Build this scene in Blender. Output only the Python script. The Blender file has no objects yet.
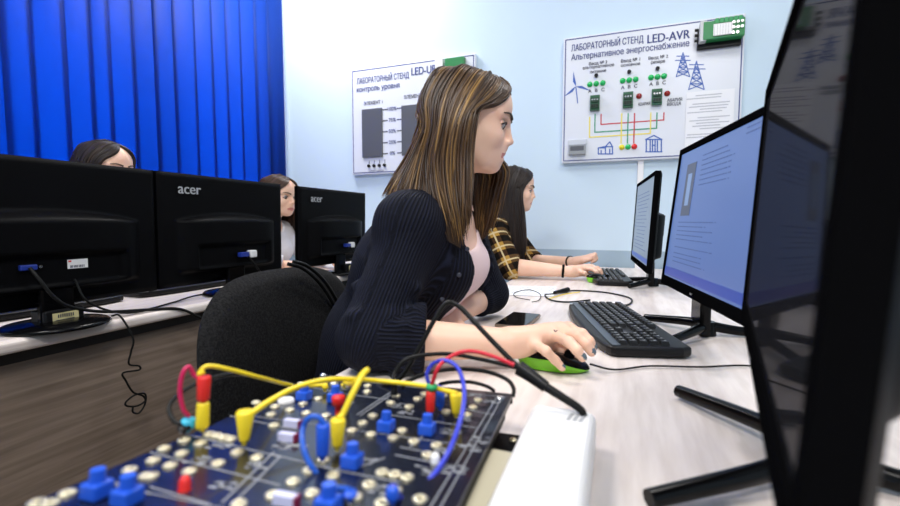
import bpy, math, random
import numpy as np
from mathutils import Vector, Matrix, Quaternion, geometry as geo
random.seed(7)
SC = bpy.context.scene
COL = SC.collection
PI = math.pi

# ---------------------------------------------------------------- camera, world, light, exposure
EYE = Vector((0, 0, 1.0)); FPX = 450.0
PITCH, YAW = math.radians(4.07), math.radians(20.7)
FW = Vector((-math.sin(YAW) * math.cos(PITCH), math.cos(YAW) * math.cos(PITCH), -math.sin(PITCH)))
RT = Vector((math.cos(YAW), math.sin(YAW), 0)); UPV = RT.cross(FW)
cam = bpy.data.objects.new('camera', bpy.data.cameras.new('camera')); COL.objects.link(cam)
cam.matrix_world = Matrix.Translation(EYE) @ Matrix((RT, UPV, -FW)).transposed().to_4x4()
cam.data.sensor_width = 36; cam.data.lens = 18; cam.data.clip_start = 0.01
cam.data.dof.use_dof = True; cam.data.dof.focus_distance = 1.2; cam.data.dof.aperture_fstop = 4.0
SC.camera = cam
vs = SC.view_settings
vs.view_transform = 'Standard'; vs.look = 'None'; vs.gamma = 1; vs.use_curve_mapping = False
vs.exposure = 0.42
SC.cycles.use_denoising = True
SC.cycles.max_bounces = 8
SC.cycles.sample_clamp_indirect = 6
W = bpy.data.worlds.new('daylight'); SC.world = W; W.use_nodes = True
bg = W.node_tree.nodes['Background']; bg.inputs[0].default_value = (0.72, 0.86, 1.0, 1); bg.inputs[1].default_value = 6.6
LAMPS = [(-1.70, 2.05, 27), (0.35, 1.35, 15), (-1.1, -0.3, 30), (0.7, -0.7, 34)]
LAMP_COLOUR = (1.0, 0.965, 0.93)

def at(px, py, x=None, y=None, z=None, d=None):
    r = RT * ((px - 450) / FPX) + UPV * ((253 - py) / FPX) + FW
    if x is not None: t = x / r.x
    elif y is not None: t = y / r.y
    elif z is not None: t = (z - EYE.z) / r.z
    else: t = d
    return EYE + r * t

# ---------------------------------------------------------------- materials
MATS = {}
def mat(name, col=(.5, .5, .5), rough=.5, metal=0, spec=.5, emit=None, es=1, coat=0, bump=None, trans=0, vary=None):
    if name in MATS: return MATS[name]
    m = bpy.data.materials.new(name); m.use_nodes = True; MATS[name] = m
    nt = m.node_tree; b = nt.nodes['Principled BSDF']
    b.inputs['Base Color'].default_value = (*col, 1); b.inputs['Roughness'].default_value = rough
    b.inputs['Metallic'].default_value = metal; b.inputs['Specular IOR Level'].default_value = spec
    b.inputs['Coat Weight'].default_value = coat; b.inputs['Coat Roughness'].default_value = .06
    b.inputs['Transmission Weight'].default_value = trans
    if emit: b.inputs['Emission Color'].default_value = (*emit, 1); b.inputs['Emission Strength'].default_value = es
    tc = nt.nodes.new('ShaderNodeTexCoord')
    def noise(scale, stretch=(1, 1, 1), detail=4):
        mp = nt.nodes.new('ShaderNodeMapping'); mp.inputs['Scale'].default_value = stretch
        nt.links.new(tc.outputs['Object'], mp.inputs[0])
        n = nt.nodes.new('ShaderNodeTexNoise'); n.inputs['Scale'].default_value = scale; n.inputs['Detail'].default_value = detail
        nt.links.new(mp.outputs[0], n.inputs['Vector']); return n
    if vary:                                   # (second colour, scale, stretch, lo, hi)
        n = noise(vary[1], vary[2]); r = nt.nodes.new('ShaderNodeValToRGB')
        r.color_ramp.elements[0].color = (*col, 1); r.color_ramp.elements[1].color = (*vary[0], 1)
        r.color_ramp.elements[0].position = vary[3]; r.color_ramp.elements[1].position = vary[4]
        nt.links.new(n.outputs[0], r.inputs[0]); nt.links.new(r.outputs[0], b.inputs['Base Color'])
    if bump:                                   # (scale, strength, stretch, distance)
        n = noise(bump[0], bump[2]); bp = nt.nodes.new('ShaderNodeBump')
        bp.inputs['Strength'].default_value = bump[1]; bp.inputs['Distance'].default_value = bump[3]
        nt.links.new(n.outputs[0], bp.inputs['Height']); nt.links.new(bp.outputs[0], b.inputs['Normal'])
    return m
S1 = (1, 1, 1)
def nodes_of(m): return m.node_tree, m.node_tree.nodes['Principled BSDF']

M_wall = mat('pale_blue_wall_paint', (.63, .77, .88), .7, spec=.2, bump=(60, .08, S1, .002))
nt, b = nodes_of(M_wall)                        # lower part of the wall is painted grey blue
g = nt.nodes.new('ShaderNodeNewGeometry'); sp = nt.nodes.new('ShaderNodeSeparateXYZ'); nt.links.new(g.outputs['Position'], sp.inputs[0])
ma = nt.nodes.new('ShaderNodeMath'); ma.operation = 'GREATER_THAN'; ma.inputs[1].default_value = .84; nt.links.new(sp.outputs[2], ma.inputs[0])
mx = nt.nodes.new('ShaderNodeMix'); mx.data_type = 'RGBA'; mx.inputs[6].default_value = (.36, .47, .56, 1); mx.inputs[7].default_value = (.63, .77, .88, 1)
nt.links.new(ma.outputs[0], mx.inputs[0]); nt.links.new(mx.outputs[2], b.inputs['Base Color'])
M_ceil = mat('white_ceiling', (.85, .86, .87), .8)
M_floor = mat('brown_linoleum', (.12, .085, .06), .45, vary=((.18, .13, .09), 6, S1, .3, .7))
M_desk = mat('whitewashed_ash_laminate', (.82, .74, .70), .32, vary=((.66, .575, .53), 7, (9, 1, 9), .38, .72), spec=.45)
M_panel = mat('grey_brown_oak_laminate', (.17, .125, .095), .5, vary=((.31, .24, .19), 5, (1, .8, 16), .3, .75), spec=.25)
M_edge_shade = mat('under_edge_shade', (.02, .018, .017), .5)  # near-black colour for the shade below the desk lip
M_blk = mat('black_plastic', (.006, .006, .007), .38, spec=.25)
M_blk2 = mat('matt_black_plastic', (.0035, .0035, .0042),   .45, spec=.05, bump=(900, .25, S1, .0004))
M_gloss = mat('gloss_black_plastic', (.002, .002, .0025), .2, spec=.16)
M_rub = mat('black_cable_rubber', (.006, .006, .006), .45, spec=.2)
M_white = mat('white_plastic', (.86, .86, .86), .35)
M_cream = mat('cream_plastic', (.80, .74, .55), .45)
M_chrome = mat('polished_metal', (.75, .75, .76), .2, metal=1)
M_tin = mat('tinned_metal', (.80, .72, .50), .3, metal=.85)
M_grey = mat('grey_print', (.42, .43, .45), .5)
M_silk = mat('silkscreen_print', (.30, .31, .33), .6)
M_pcb = mat('dark_circuit_board', (.004, .006, .016), .22, spec=.5, coat=.25)
M_board = mat('white_stand_panel', (.74, .77, .83), .3)
M_navy = mat('navy_print', (.02, .04, .20), .5)
M_ink = mat('dark_print', (.03, .035, .07), .6)
M_bluep = mat('blue_print', (.04, .12, .45), .5)
M_dgrey = mat('grey_acrylic_panel', (.10, .105, .12), .35)
M_yel = mat('yellow_plastic', (.90, .68, .02), .4); M_red = mat('red_plastic', (.75, .02, .015), .4)
M_blue = mat('blue_plastic', (.01, .09, .62), .4); M_grn = mat('green_plastic', (.02, .38, .11), .4)
M_cyan = mat('cyan_plastic', (.05, .5, .72), .4); M_mag = mat('magenta_wire', (.60, .01, .10), .4)
M_bwire = mat('violet_blue_wire', (.035, .05, .55), .35); M_lime = mat('lime_green_plastic', (.20, .62, .02), .3)
M_lav = mat('lavender_component', (.62, .62, .85), .35)
M_paper = mat('white_paper', (.86, .87, .90), .7)
M_fab = mat('black_upholstery', (.010, .010, .011), .95, spec=.1, bump=(420, .8, S1, .0015), vary=((.022, .022, .023), 260, S1, .4, .62))
M_skin = mat('skin', (.90, .60, .45), .42, spec=.35, vary=((.84, .50, .36), 9, S1, .35, .75))
nodes_of(M_skin)[1].inputs['Subsurface Weight'].default_value = .12
nodes_of(M_skin)[1].inputs['Subsurface Radius'].default_value = (.012, .005, .003)
M_lip = mat('lips', (.60, .22, .19), .4); M_nail = mat('grey_nail_polish', (.10, .14, .17), .15, coat=.5)
M_eye = mat('eye_white', (.50, .46, .43), .3); M_iris = mat('dark_iris', (.03, .02, .012), .15); M_lash = mat('lash_brown', (.012, .008, .006), .6)
M_brow = mat('eyebrow_brown', (.035, .02, .012), .7)
M_pink = mat('pale_pink_cotton', (.84, .66, .66), .8, bump=(500, .3, S1, .0006))
M_cardi = mat('navy_knit', (.0045, .006, .017), .85, spec=.2)
nt, b = nodes_of(M_cardi)
at_ = nt.nodes.new('ShaderNodeAttribute'); at_.attribute_name = 'rib'          # knitted ribs run along the sleeves and the back
sn = nt.nodes.new('ShaderNodeMath'); sn.operation = 'SINE'; ml_ = nt.nodes.new('ShaderNodeMath'); ml_.operation = 'MULTIPLY'; ml_.inputs[1].default_value = 2 * PI / .0062
nt.links.new(at_.outputs['Fac'], ml_.inputs[0]); nt.links.new(ml_.outputs[0], sn.inputs[0])
tc = nt.nodes.new('ShaderNodeTexCoord'); nz = nt.nodes.new('ShaderNodeTexNoise'); nz.inputs['Scale'].default_value = 16; nt.links.new(tc.outputs['Object'], nz.inputs[0])
ad = nt.nodes.new('ShaderNodeMath'); ad.operation = 'MULTIPLY_ADD'; ad.inputs[1].default_value = 9.0
bp = nt.nodes.new('ShaderNodeBump'); bp.inputs['Strength'].default_value = .6; bp.inputs['Distance'].default_value = .0014
nt.links.new(nz.outputs[0], ad.inputs[0]); nt.links.new(sn.outputs[0], ad.inputs[2]); nt.links.new(ad.outputs[0], bp.inputs['Height']); nt.links.new(bp.outputs[0], b.inputs['Normal'])
rp = nt.nodes.new('ShaderNodeValToRGB'); rp.color_ramp.elements[0].color = (.0012, .0018, .006, 1); rp.color_ramp.elements[1].color = (.008, .0105, .026, 1)
nt.links.new(sn.outputs[0], rp.inputs[0]); nt.links.new(rp.outputs[0], b.inputs['Base Color'])
M_jean = mat('dark_denim', (.012, .016, .03), .9); M_shoe = mat('dark_shoe_leather', (.01, .01, .01), .5)
M_wshirt = mat('white_blouse_cotton', (.74, .74, .78), .8); M_dshirt = mat('dark_jumper_wool', (.01, .01, .012), .9)
M_plaid = mat('brown_check_flannel', (.4, .25, .05), .9, spec=.1)
nt, b = nodes_of(M_plaid)
tc = nt.nodes.new('ShaderNodeTexCoord'); sp = nt.nodes.new('ShaderNodeSeparateXYZ')
mp = nt.nodes.new('ShaderNodeMapping'); mp.inputs['Rotation'].default_value = (.35, .45, .2); nt.links.new(tc.outputs['Object'], mp.inputs[0]); nt.links.new(mp.outputs[0], sp.inputs[0])
def stripe(out, per, duty, off=0):
    a = nt.nodes.new('ShaderNodeMath'); a.operation = 'MULTIPLY_ADD'; a.inputs[1].default_value = 1 / per; a.inputs[2].default_value = off + 50; nt.links.new(out, a.inputs[0])
    f = nt.nodes.new('ShaderNodeMath'); f.operation = 'FRACT'; nt.links.new(a.outputs[0], f.inputs[0])
    l = nt.nodes.new('ShaderNodeMath'); l.operation = 'LESS_THAN'; l.inputs[1].default_value = duty; nt.links.new(f.outputs[0], l.inputs[0]); return l.outputs[0]
def mixc(fac, a, c):
    k = nt.nodes.new('ShaderNodeMix'); k.data_type = 'RGBA'; nt.links.new(fac, k.inputs[0])
    for i, v in ((6, a), (7, c)):
        if isinstance(v, tuple): k.inputs[i].default_value = (*v, 1)
        else: nt.links.new(v, k.inputs[i])
    return k.outputs[2]
hz, vt = stripe(sp.outputs[2], .065, .45), stripe(sp.outputs[0], .065, .45)
base = mixc(hz, (.42, .24, .05), (.05, .025, .012)); base2 = mixc(hz, (.09, .05, .02), (.008, .006, .005))
c1 = mixc(vt, base, base2)
c2 = mixc(stripe(sp.outputs[2], .065, .10, .35), c1, (.62, .50, .28)); c3 = mixc(stripe(sp.outputs[0], .065, .10, .35), c2, (.62, .50, .28))
nt.links.new(c3, b.inputs['Base Color'])

def hair_mat(name, dark, mid, gold, rough=.38):
    m = mat(name, mid, rough, spec=.45); nt, b = nodes_of(m)
    a = nt.nodes.new('ShaderNodeAttribute'); a.attribute_name = 'tone'
    r = nt.nodes.new('ShaderNodeValToRGB'); e = r.color_ramp.elements
    e[0].color = (*dark, 1); e[1].color = (*gold, 1); e[1].position = 1; k = e.new(.5); k.color = (*mid, 1)
    nt.links.new(a.outputs['Fac'], r.inputs[0]); nt.links.new(r.outputs[0], b.inputs['Base Color'])
    return m
M_hair_brown = hair_mat('brown_hair_gold_streaks', (.022, .011, .006), (.082, .040, .015), (.40, .225, .06))
M_hair_dark = hair_mat('very_dark_hair', (.007, .004, .003), (.019, .0095, .006), (.045, .024, .013), .5)
M_hair_chest = hair_mat('chestnut_hair', (.02, .010, .006), (.06, .028, .014), (.15, .07, .03))

# blue vertical-blind fabric lets daylight through
M_blind = bpy.data.materials.new('blue_blind_fabric'); M_blind.use_nodes = True
nt = M_blind.node_tree; b = nt.nodes['Principled BSDF']; b.inputs['Roughness'].default_value = .6; b.inputs['Specular IOR Level'].default_value = .3
b.inputs['Base Color'].default_value = (.003, .045, .26, 1)
tc = nt.nodes.new('ShaderNodeTexCoord'); nz = nt.nodes.new('ShaderNodeTexNoise'); nz.inputs['Scale'].default_value = 320; nt.links.new(tc.outputs['Object'], nz.inputs[0])
bp = nt.nodes.new('ShaderNodeBump'); bp.inputs['Strength'].default_value = .5; bp.inputs['Distance'].default_value = .001; nt.links.new(nz.outputs[0], bp.inputs['Height']); nt.links.new(bp.outputs[0], b.inputs['Normal'])
tl = nt.nodes.new('ShaderNodeBsdfTranslucent'); tl.inputs[0].default_value = (.006, .22, .70, 1)
ms = nt.nodes.new('ShaderNodeMixShader'); ms.inputs[0].default_value = .62
nt.links.new(b.outputs[0], ms.inputs[1]); nt.links.new(tl.outputs[0], ms.inputs[2]); nt.links.new(ms.outputs[0], nt.nodes['Material Output'].inputs[0])
# thin window glass
M_glass = bpy.data.materials.new('window_glass'); M_glass.use_nodes = True
nt = M_glass.node_tree; nt.nodes.remove(nt.nodes['Principled BSDF'])
tp = nt.nodes.new('ShaderNodeBsdfTransparent'); gl = nt.nodes.new('ShaderNodeBsdfGlossy'); gl.inputs['Roughness'].default_value = .02
fr = nt.nodes.new('ShaderNodeFresnel'); ms = nt.nodes.new('ShaderNodeMixShader')
nt.links.new(fr.outputs[0], ms.inputs[0]); nt.links.new(tp.outputs[0], ms.inputs[1]); nt.links.new(gl.outputs[0], ms.inputs[2]); nt.links.new(ms.outputs[0], nt.nodes['Material Output'].inputs[0])

# ---------------------------------------------------------------- mesh helpers
class MB:
    def __init__(s): s.v, s.f, s.m, s.s, s.flat = [], [], [], [], False
    def add(s, vs, fs, m=0, smooth=False):
        o = len(s.v); s.v += [tuple(v) for v in vs]
        for f in fs: s.f.append(tuple(i + o for i in f)); s.m.append(m); s.s.append(smooth)
        return s
    def box(s, c, size, m=0, rot=None):
        c = Vector(c); h = Vector(size) / 2; vs = []
        for x in (-1, 1):
            for y in (-1, 1):
                for z in (-1, 1):
                    p = Vector((x * h.x, y * h.y, z * h.z))
                    vs.append(c + (rot @ p if rot is not None else p))
        return s.add(vs, [(0, 1, 3, 2), (4, 6, 7, 5), (0, 4, 5, 1), (2, 3, 7, 6), (0, 2, 6, 4), (1, 5, 7, 3)], m)
    def cyl(s, a, b, ra, rb=None, n=16, m=0, caps=True):
        a, b = Vector(a), Vector(b); rb = ra if rb is None else rb
        d = (b - a).normalized(); x = d.orthogonal().normalized(); y = d.cross(x)
        vs = []
        for p, r in ((a, ra), (b, rb)):
            vs += [p + (x * math.cos(2 * PI * i / n) + y * math.sin(2 * PI * i / n)) * r for i in range(n)]
        s.add(vs, [(i, (i + 1) % n, n + (i + 1) % n, n + i) for i in range(n)], m, True)
        if caps: s.add(vs, [tuple(range(n - 1, -1, -1)), tuple(range(n, 2 * n))], m)
        return s
    def lathe(s, c, prof, n=20, m=0, axis=Vector((0, 0, 1))):
        c = Vector(c); q = Vector((0, 0, 1)).rotation_difference(Vector(axis)); vs = []
        for r, z in prof:
            vs += [c + q @ Vector((r * math.cos(2 * PI * i / n), r * math.sin(2 * PI * i / n), z)) for i in range(n)]
        k = len(prof)
        return s.add(vs, [(j * n + i, j * n + (i + 1) % n, (j + 1) * n + (i + 1) % n, (j + 1) * n + i) for j in range(k - 1) for i in range(n)], m, True)
    def tube(s, pts, r, n=8, m=0, per=6, flat=None):
        P = spline(pts, per); k = len(P)
        R = r if callable(r) else (lambda t: r)
        t0 = (P[1] - P[0]).normalized(); x = t0.orthogonal().normalized(); vs = []
        for j, p in enumerate(P):
            t = (P[min(j + 1, k - 1)] - P[max(j - 1, 0)]).normalized()
            x = (x - t * x.dot(t)).normalized(); y = t.cross(x); rr = R(j / (k - 1))
            vs += [p + (x * math.cos(2 * PI * i / n) + y * math.sin(2 * PI * i / n)) * rr for i in range(n)]
        s.add(vs, [(j * n + i, j * n + (i + 1) % n, (j + 1) * n + (i + 1) % n, (j + 1) * n + i) for j in range(k - 1) for i in range(n)], m, True)
        return s.add(vs, [tuple(range(n - 1, -1, -1)), tuple(range((k - 1) * n, k * n))], m)
    def ball(s, c, r, m=0, nu=14, nv=9, rot=None):
        c = Vector(c); r = Vector(r) if not isinstance(r, (int, float)) else Vector((r, r, r)); vs = []
        for j in range(nv + 1):
            a = PI * j / nv
            for i in range(nu):
                p = Vector((r.x * math.sin(a) * math.cos(2 * PI * i / nu), r.y * math.sin(a) * math.sin(2 * PI * i / nu), r.z * math.cos(a)))
                vs.append(c + (rot @ p if rot is not None else p))
        return s.add(vs, [(j * nu + i, (j + 1) * nu + i, (j + 1) * nu + (i + 1) % nu, j * nu + (i + 1) % nu) for j in range(nv) for i in range(nu)], m, True)
    def prism(s, poly, d, m=0):                  # poly: list of Vector, d: extrusion vector
        n = len(poly); vs = list(poly) + [p + d for p in poly]
        return s.add(vs, [tuple(range(n - 1, -1, -1)), tuple(range(n, 2 * n))] + [(i, (i + 1) % n, n + (i + 1) % n, n + i) for i in range(n)], m)
    def build(s, name, mats, parent=None, bevel=0, seg=2, M=None, fix=True):
        me = bpy.data.meshes.new(name); me.from_pydata(s.v, [], s.f)
        for m in (mats if isinstance(mats, (list, tuple)) else [mats]): me.materials.append(m)
        me.polygons.foreach_set('material_index', s.m); me.polygons.foreach_set('use_smooth', s.s)
        me.update()
        if fix and not s.flat:
            import bmesh
            bm = bmesh.new(); bm.from_mesh(me); bmesh.ops.recalc_face_normals(bm, faces=bm.faces); bm.to_mesh(me); bm.free()
        return link(name, me, parent, bevel, seg, M)
def link(name, me, parent=None, bevel=0, seg=2, M=None):
    o = bpy.data.objects.new(name, me); COL.objects.link(o)
    if parent is not None: o.parent = parent
    if M is not None: o.matrix_basis = M
    if bevel:
        b = o.modifiers.new('bevel', 'BEVEL'); b.width = bevel; b.segments = seg; b.limit_method = 'ANGLE'; b.angle_limit = math.radians(40); b.harden_normals = False
    return o
def spline(pts, per=6):
    P = [Vector(p) for p in pts]
    if len(P) == 2: return [P[0].lerp(P[1], i / per) for i in range(per + 1)]
    out = []
    Q = [P[0] * 2 - P[1]] + P + [P[-1] * 2 - P[-2]]
    for i in range(1, len(Q) - 2):
        a, b, c, d = Q[i - 1], Q[i], Q[i + 1], Q[i + 2]
        for k in range(per):
            t = k / per
            out.append(.5 * ((2 * b) + (c - a) * t + (2 * a - 5 * b + 4 * c - d) * t * t + (3 * b - a - 3 * c + d) * t ** 3))
    out.append(P[-1]); return out
def tag(o, label, cat, group=None, kind=None):
    o['label'] = label; o['category'] = cat
    if group: o['group'] = group
    if kind: o['kind'] = kind
    return o
def empty(name, loc=(0, 0, 0), rot=None, label=None, cat=None, group=None):
    o = bpy.data.objects.new(name, None); COL.objects.link(o); o.empty_display_size = .05
    M = Matrix.Translation(Vector(loc))
    if rot is not None: M = M @ rot.to_4x4()
    o.matrix_world = M
    if label: tag(o, label, cat, group)
    return o
def RZ(deg): return Matrix.Rotation(math.radians(deg), 3, 'Z')
def copy_tree(o, parent=None):
    c = o.copy(); COL.objects.link(c)
    if parent is not None: c.parent = parent
    for ch in list(o.children): copy_tree(ch, c)
    return c
def structure(o): o['kind'] = 'structure'; return o

def text_mb(body, p0, p1=None, height=None, nrm=Vector((0, -1, 0)), up=Vector((0, 0, 1)), depth=.0006, bold=0.0, mb=None, m=0, align='left'):
    """Lettering as a mesh: starts at p0, spans to p1 (or has the given capital height), lies in the plane with normal nrm."""
    c = bpy.data.curves.new('lettering', 'FONT'); c.body = body
    o = bpy.data.objects.new('lettering', c); COL.objects.link(o)
    dg = bpy.context.evaluated_depsgraph_get(); cu = o.evaluated_get(dg).to_curve(dg); loops = []
    for sp_ in cu.splines:                        # outlines of the letters as closed polylines
        B_ = sp_.bezier_points; n = len(B_)
        if n:
            pts = []
            for a in range(n):
                p, q = B_[a], B_[(a + 1) % n]; st = 1 if p.handle_right_type == 'VECTOR' and q.handle_left_type == 'VECTOR' or ((p.handle_right - p.co).length < 1e-5 and (q.handle_left - q.co).length < 1e-5) else 4
                for k in range(st):
                    f = k / st; g = 1 - f; pts.append((p.co * g ** 3 + p.handle_right * 3 * g * g * f + q.handle_left * 3 * g * f * f + q.co * f ** 3).to_2d())
        else: pts = [p.co.to_2d() for p in sp_.points]
        if len(pts) > 2: loops.append(pts)
    o.to_curve_clear() if hasattr(o, 'to_curve_clear') else None
    bpy.data.objects.remove(o); bpy.data.curves.remove(c)
    allp, ed = [], []
    for L_ in loops:
        b0 = len(allp); allp += L_; ed += [(b0 + k, b0 + (k + 1) % len(L_)) for k in range(len(L_))]
    cv, _, cf, *_ = geo.delaunay_2d_cdt(allp, ed, [], 0, 1e-5)
    P2 = np.array([tuple(v) for v in cv]); cen = np.array([P2[list(f)].mean(0) for f in cf]); wind = np.zeros(len(cen), int)
    for L_ in loops:
        A_ = np.array([tuple(v) for v in L_]); Bn = np.roll(A_, -1, 0)
        y = cen[:, 1][:, None]; cr = (Bn[:, 0] - A_[:, 0]) * (y - A_[:, 1]) - (cen[:, 0][:, None] - A_[:, 0]) * (Bn[:, 1] - A_[:, 1])
        wind += ((A_[:, 1] <= y) & (Bn[:, 1] > y) & (cr > 0)).sum(1) - ((A_[:, 1] > y) & (Bn[:, 1] <= y) & (cr < 0)).sum(1)
    vs = [Vector((v[0], v[1], 0)) for v in P2]; fs = [tuple(f) for f, w_ in zip(cf, wind) if w_ != 0]; lift = [0.0] * len(vs)
    x0 = min(v.x for v in vs); x1 = max(v.x for v in vs)
    rt = up.cross(nrm).normalized()
    sx = (Vector(p1) - Vector(p0)).dot(rt) / (x1 - x0) if p1 is not None else None
    sy = height / .7 if height else sx
    if sx is None: sx = sy
    off = -(x1 - x0) / 2 * sx if align == 'center' else 0
    mb = mb or MB()
    base = [Vector(p0) + rt * ((v.x - x0) * sx + off) + up * (v.y * sy) + nrm * (depth + q) for v, q in zip(vs, lift)]
    mb.flat = True; mb.add(base, fs, m)
    if bold:                                     # heavier strokes: a second impression a hair to the side and above
        for k in (-1, 1): mb.add([v + rt * (k * bold * sx * 1.2) + nrm * (.0005 * (k + 2)) for v in base], fs, m)
    return mb

# ---------------------------------------------------------------- implicit surfaces for bodies and cloth
def cap(a, b, ra, rb=None, k=.02, fl=None): return ('cap', np.array(a, float), np.array(b, float), ra, ra if rb is None else rb, k, fl)
def ell(c, r, k=.02, rot=None): return ('ell', np.array(c, float), np.array(r, float), k, None if rot is None else np.array(rot, float))
def cylp(a, b, r, k=.004): return ('cyl', np.array(a, float), np.array(b, float), r, k)
def pbox(p, pad):
    if p[0] == 'cap':
        e = max(p[3], p[4]) * (1 if p[6] is None else 1 / min(p[6][1], 1)) + pad
        return np.minimum(p[1], p[2]) - e, np.maximum(p[1], p[2]) + e
    if p[0] == 'ell': e = max(p[2]) + pad; return p[1] - e, p[1] + e
    e = p[3] + pad; return np.minimum(p[1], p[2]) - e, np.maximum(p[1], p[2]) + e
def pdist(p, X, Y, Z):
    if p[0] == 'cap':
        _, a, b, ra, rb, k, fl = p
        s = np.ones(3)
        if fl: s[fl[0]] = fl[1]
        ax, ay, az = (X - a[0]) * s[0], (Y - a[1]) * s[1], (Z - a[2]) * s[2]; d = (b - a) * s; L = max(float(d @ d), 1e-12)
        t = np.clip((ax * d[0] + ay * d[1] + az * d[2]) / L, 0, 1)
        return np.sqrt((ax - t * d[0]) ** 2 + (ay - t * d[1]) ** 2 + (az - t * d[2]) ** 2) - (ra + (rb - ra) * t)
    if p[0] == 'ell':
        _, c, r, k, rot = p; x, y, z = X - c[0], Y - c[1], Z - c[2]
        if rot is not None:
            x, y, z = (rot[0, 0] * x + rot[1, 0] * y + rot[2, 0] * z, rot[0, 1] * x + rot[1, 1] * y + rot[2, 1] * z, rot[0, 2] * x + rot[1, 2] * y + rot[2, 2] * z)
        k0 = np.sqrt((x / r[0]) ** 2 + (y / r[1]) ** 2 + (z / r[2]) ** 2); k1 = np.sqrt((x / r[0] ** 2) ** 2 + (y / r[1] ** 2) ** 2 + (z / r[2] ** 2) ** 2)
        return k0 * (k0 - 1) / np.maximum(k1, 1e-6)
    _, a, b, r, k = p; d = b - a; L = np.linalg.norm(d); d = d / L
    x, y, z = X - a[0], Y - a[1], Z - a[2]; h = x * d[0] + y * d[1] + z * d[2]
    q = np.sqrt(np.maximum(x * x + y * y + z * z - h * h, 0)) - r; hh = np.abs(h - L / 2) - L / 2
    return np.minimum(np.maximum(q, hh), 0) + np.sqrt(np.maximum(q, 0) ** 2 + np.maximum(hh, 0) ** 2)
def surface(prims, lo, hi, h, sub=(), clip=True):
    lo = np.array(lo, float); hi = np.array(hi, float); n = np.ceil((hi - lo) / h).astype(int) + 1
    ax = [(lo[i] + h * np.arange(n[i])).astype(np.float32) for i in range(3)]
    F = np.full(n, .5, np.float32)
    def apply(p, neg):
        k = p[5] if p[0] == 'cap' else p[3] if p[0] == 'ell' else p[4]
        a, b = pbox(p, k + 3 * h); sl = []
        for i in range(3):
            i0 = max(0, int((a[i] - lo[i]) / h)); i1 = min(n[i], int((b[i] - lo[i]) / h) + 2)
            if i1 <= i0: return
            sl.append(slice(i0, i1))
        X, Y, Z = np.meshgrid(ax[0][sl[0]], ax[1][sl[1]], ax[2][sl[2]], indexing='ij', sparse=True)
        d = pdist(p, X, Y, Z).astype(np.float32); f = F[tuple(sl)]; k = max(k, 1e-5)
        if neg:
            d = -d; hh = np.maximum(k - np.abs(f - d), 0) / k; F[tuple(sl)] = np.maximum(f, d) + hh * hh * k * .25
        else:
            hh = np.maximum(k - np.abs(f - d), 0) / k; F[tuple(sl)] = np.minimum(f, d) - hh * hh * k * .25
    for p in prims: apply(p, False)
    for p in sub: apply(p, True)
    if clip:
        pass
    ins = F < 0
    c = np.zeros(n - 1, np.int8)
    for dx in (0, 1):
        for dy in (0, 1):
            for dz in (0, 1): c += ins[dx:n[0] - 1 + dx, dy:n[1] - 1 + dy, dz:n[2] - 1 + dz]
    act = (c > 0) & (c < 8); idx = np.full(n - 1, -1, np.int64); cells = np.argwhere(act); idx[act] = np.arange(len(cells))
    acc = np.zeros((len(cells), 3)); cnt = np.zeros(len(cells))
    cor = [(x, y, z) for x in (0, 1) for y in (0, 1) for z in (0, 1)]
    for i in range(8):
        for j in range(i + 1, 8):
            if sum(abs(np.array(cor[i]) - cor[j])) != 1: continue
            A = F[cells[:, 0] + cor[i][0], cells[:, 1] + cor[i][1], cells[:, 2] + cor[i][2]]; B = F[cells[:, 0] + cor[j][0], cells[:, 1] + cor[j][1], cells[:, 2] + cor[j][2]]
            mk = (A < 0) != (B < 0); t = np.where(mk, A / np.where(mk, A - B, 1), 0)[:, None]
            acc += np.where(mk[:, None], np.array(cor[i]) + t * (np.array(cor[j]) - np.array(cor[i])), 0); cnt += mk
    V = lo + (cells + acc / np.maximum(cnt, 1)[:, None]) * h
    Q = []
    for a in range(3):
        b_, c_ = (a + 1) % 3, (a + 2) % 3
        s0 = [slice(0, n[i]) for i in range(3)]; s1 = list(s0); s0[a] = slice(0, n[a] - 1); s1[a] = slice(1, n[a])
        e = ins[tuple(s0)] != ins[tuple(s1)]; E = np.argwhere(e); E = E[(E[:, b_] > 0) & (E[:, c_] > 0) & (E[:, b_] < n[b_] - 1) & (E[:, c_] < n[c_] - 1)]
        u = np.zeros(3, int); u[b_] = 1; w = np.zeros(3, int); w[c_] = 1
        q = np.stack([idx[tuple((E - u - w).T)], idx[tuple((E - w).T)], idx[tuple(E.T)], idx[tuple((E - u).T)]], 1)
        fl = ~ins[tuple(E.T)]; q[fl] = q[fl][:, ::-1]; Q.append(q)
    return V, np.concatenate(Q) if Q else np.zeros((0, 4), int)
def surf_mesh(name, pieces, mats, parent=None, matfun=None, smooth_iter=0):
    Vs, Qs, o = [], [], 0
    for V, Q in pieces: Vs.append(V); Qs.append(Q + o); o += len(V)
    V = np.concatenate(Vs); Q = np.concatenate(Qs)
    me = bpy.data.meshes.new(name); me.from_pydata(V.tolist(), [], Q.tolist())
    for m in (mats if isinstance(mats, (list, tuple)) else [mats]): me.materials.append(m)
    me.polygons.foreach_set('use_smooth', [True] * len(me.polygons))
    if matfun is not None:
        me.polygons.foreach_set('material_index', matfun(V[Q].mean(1)).astype(int).tolist())
    me.update()
    return link(name, me, parent)

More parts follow.
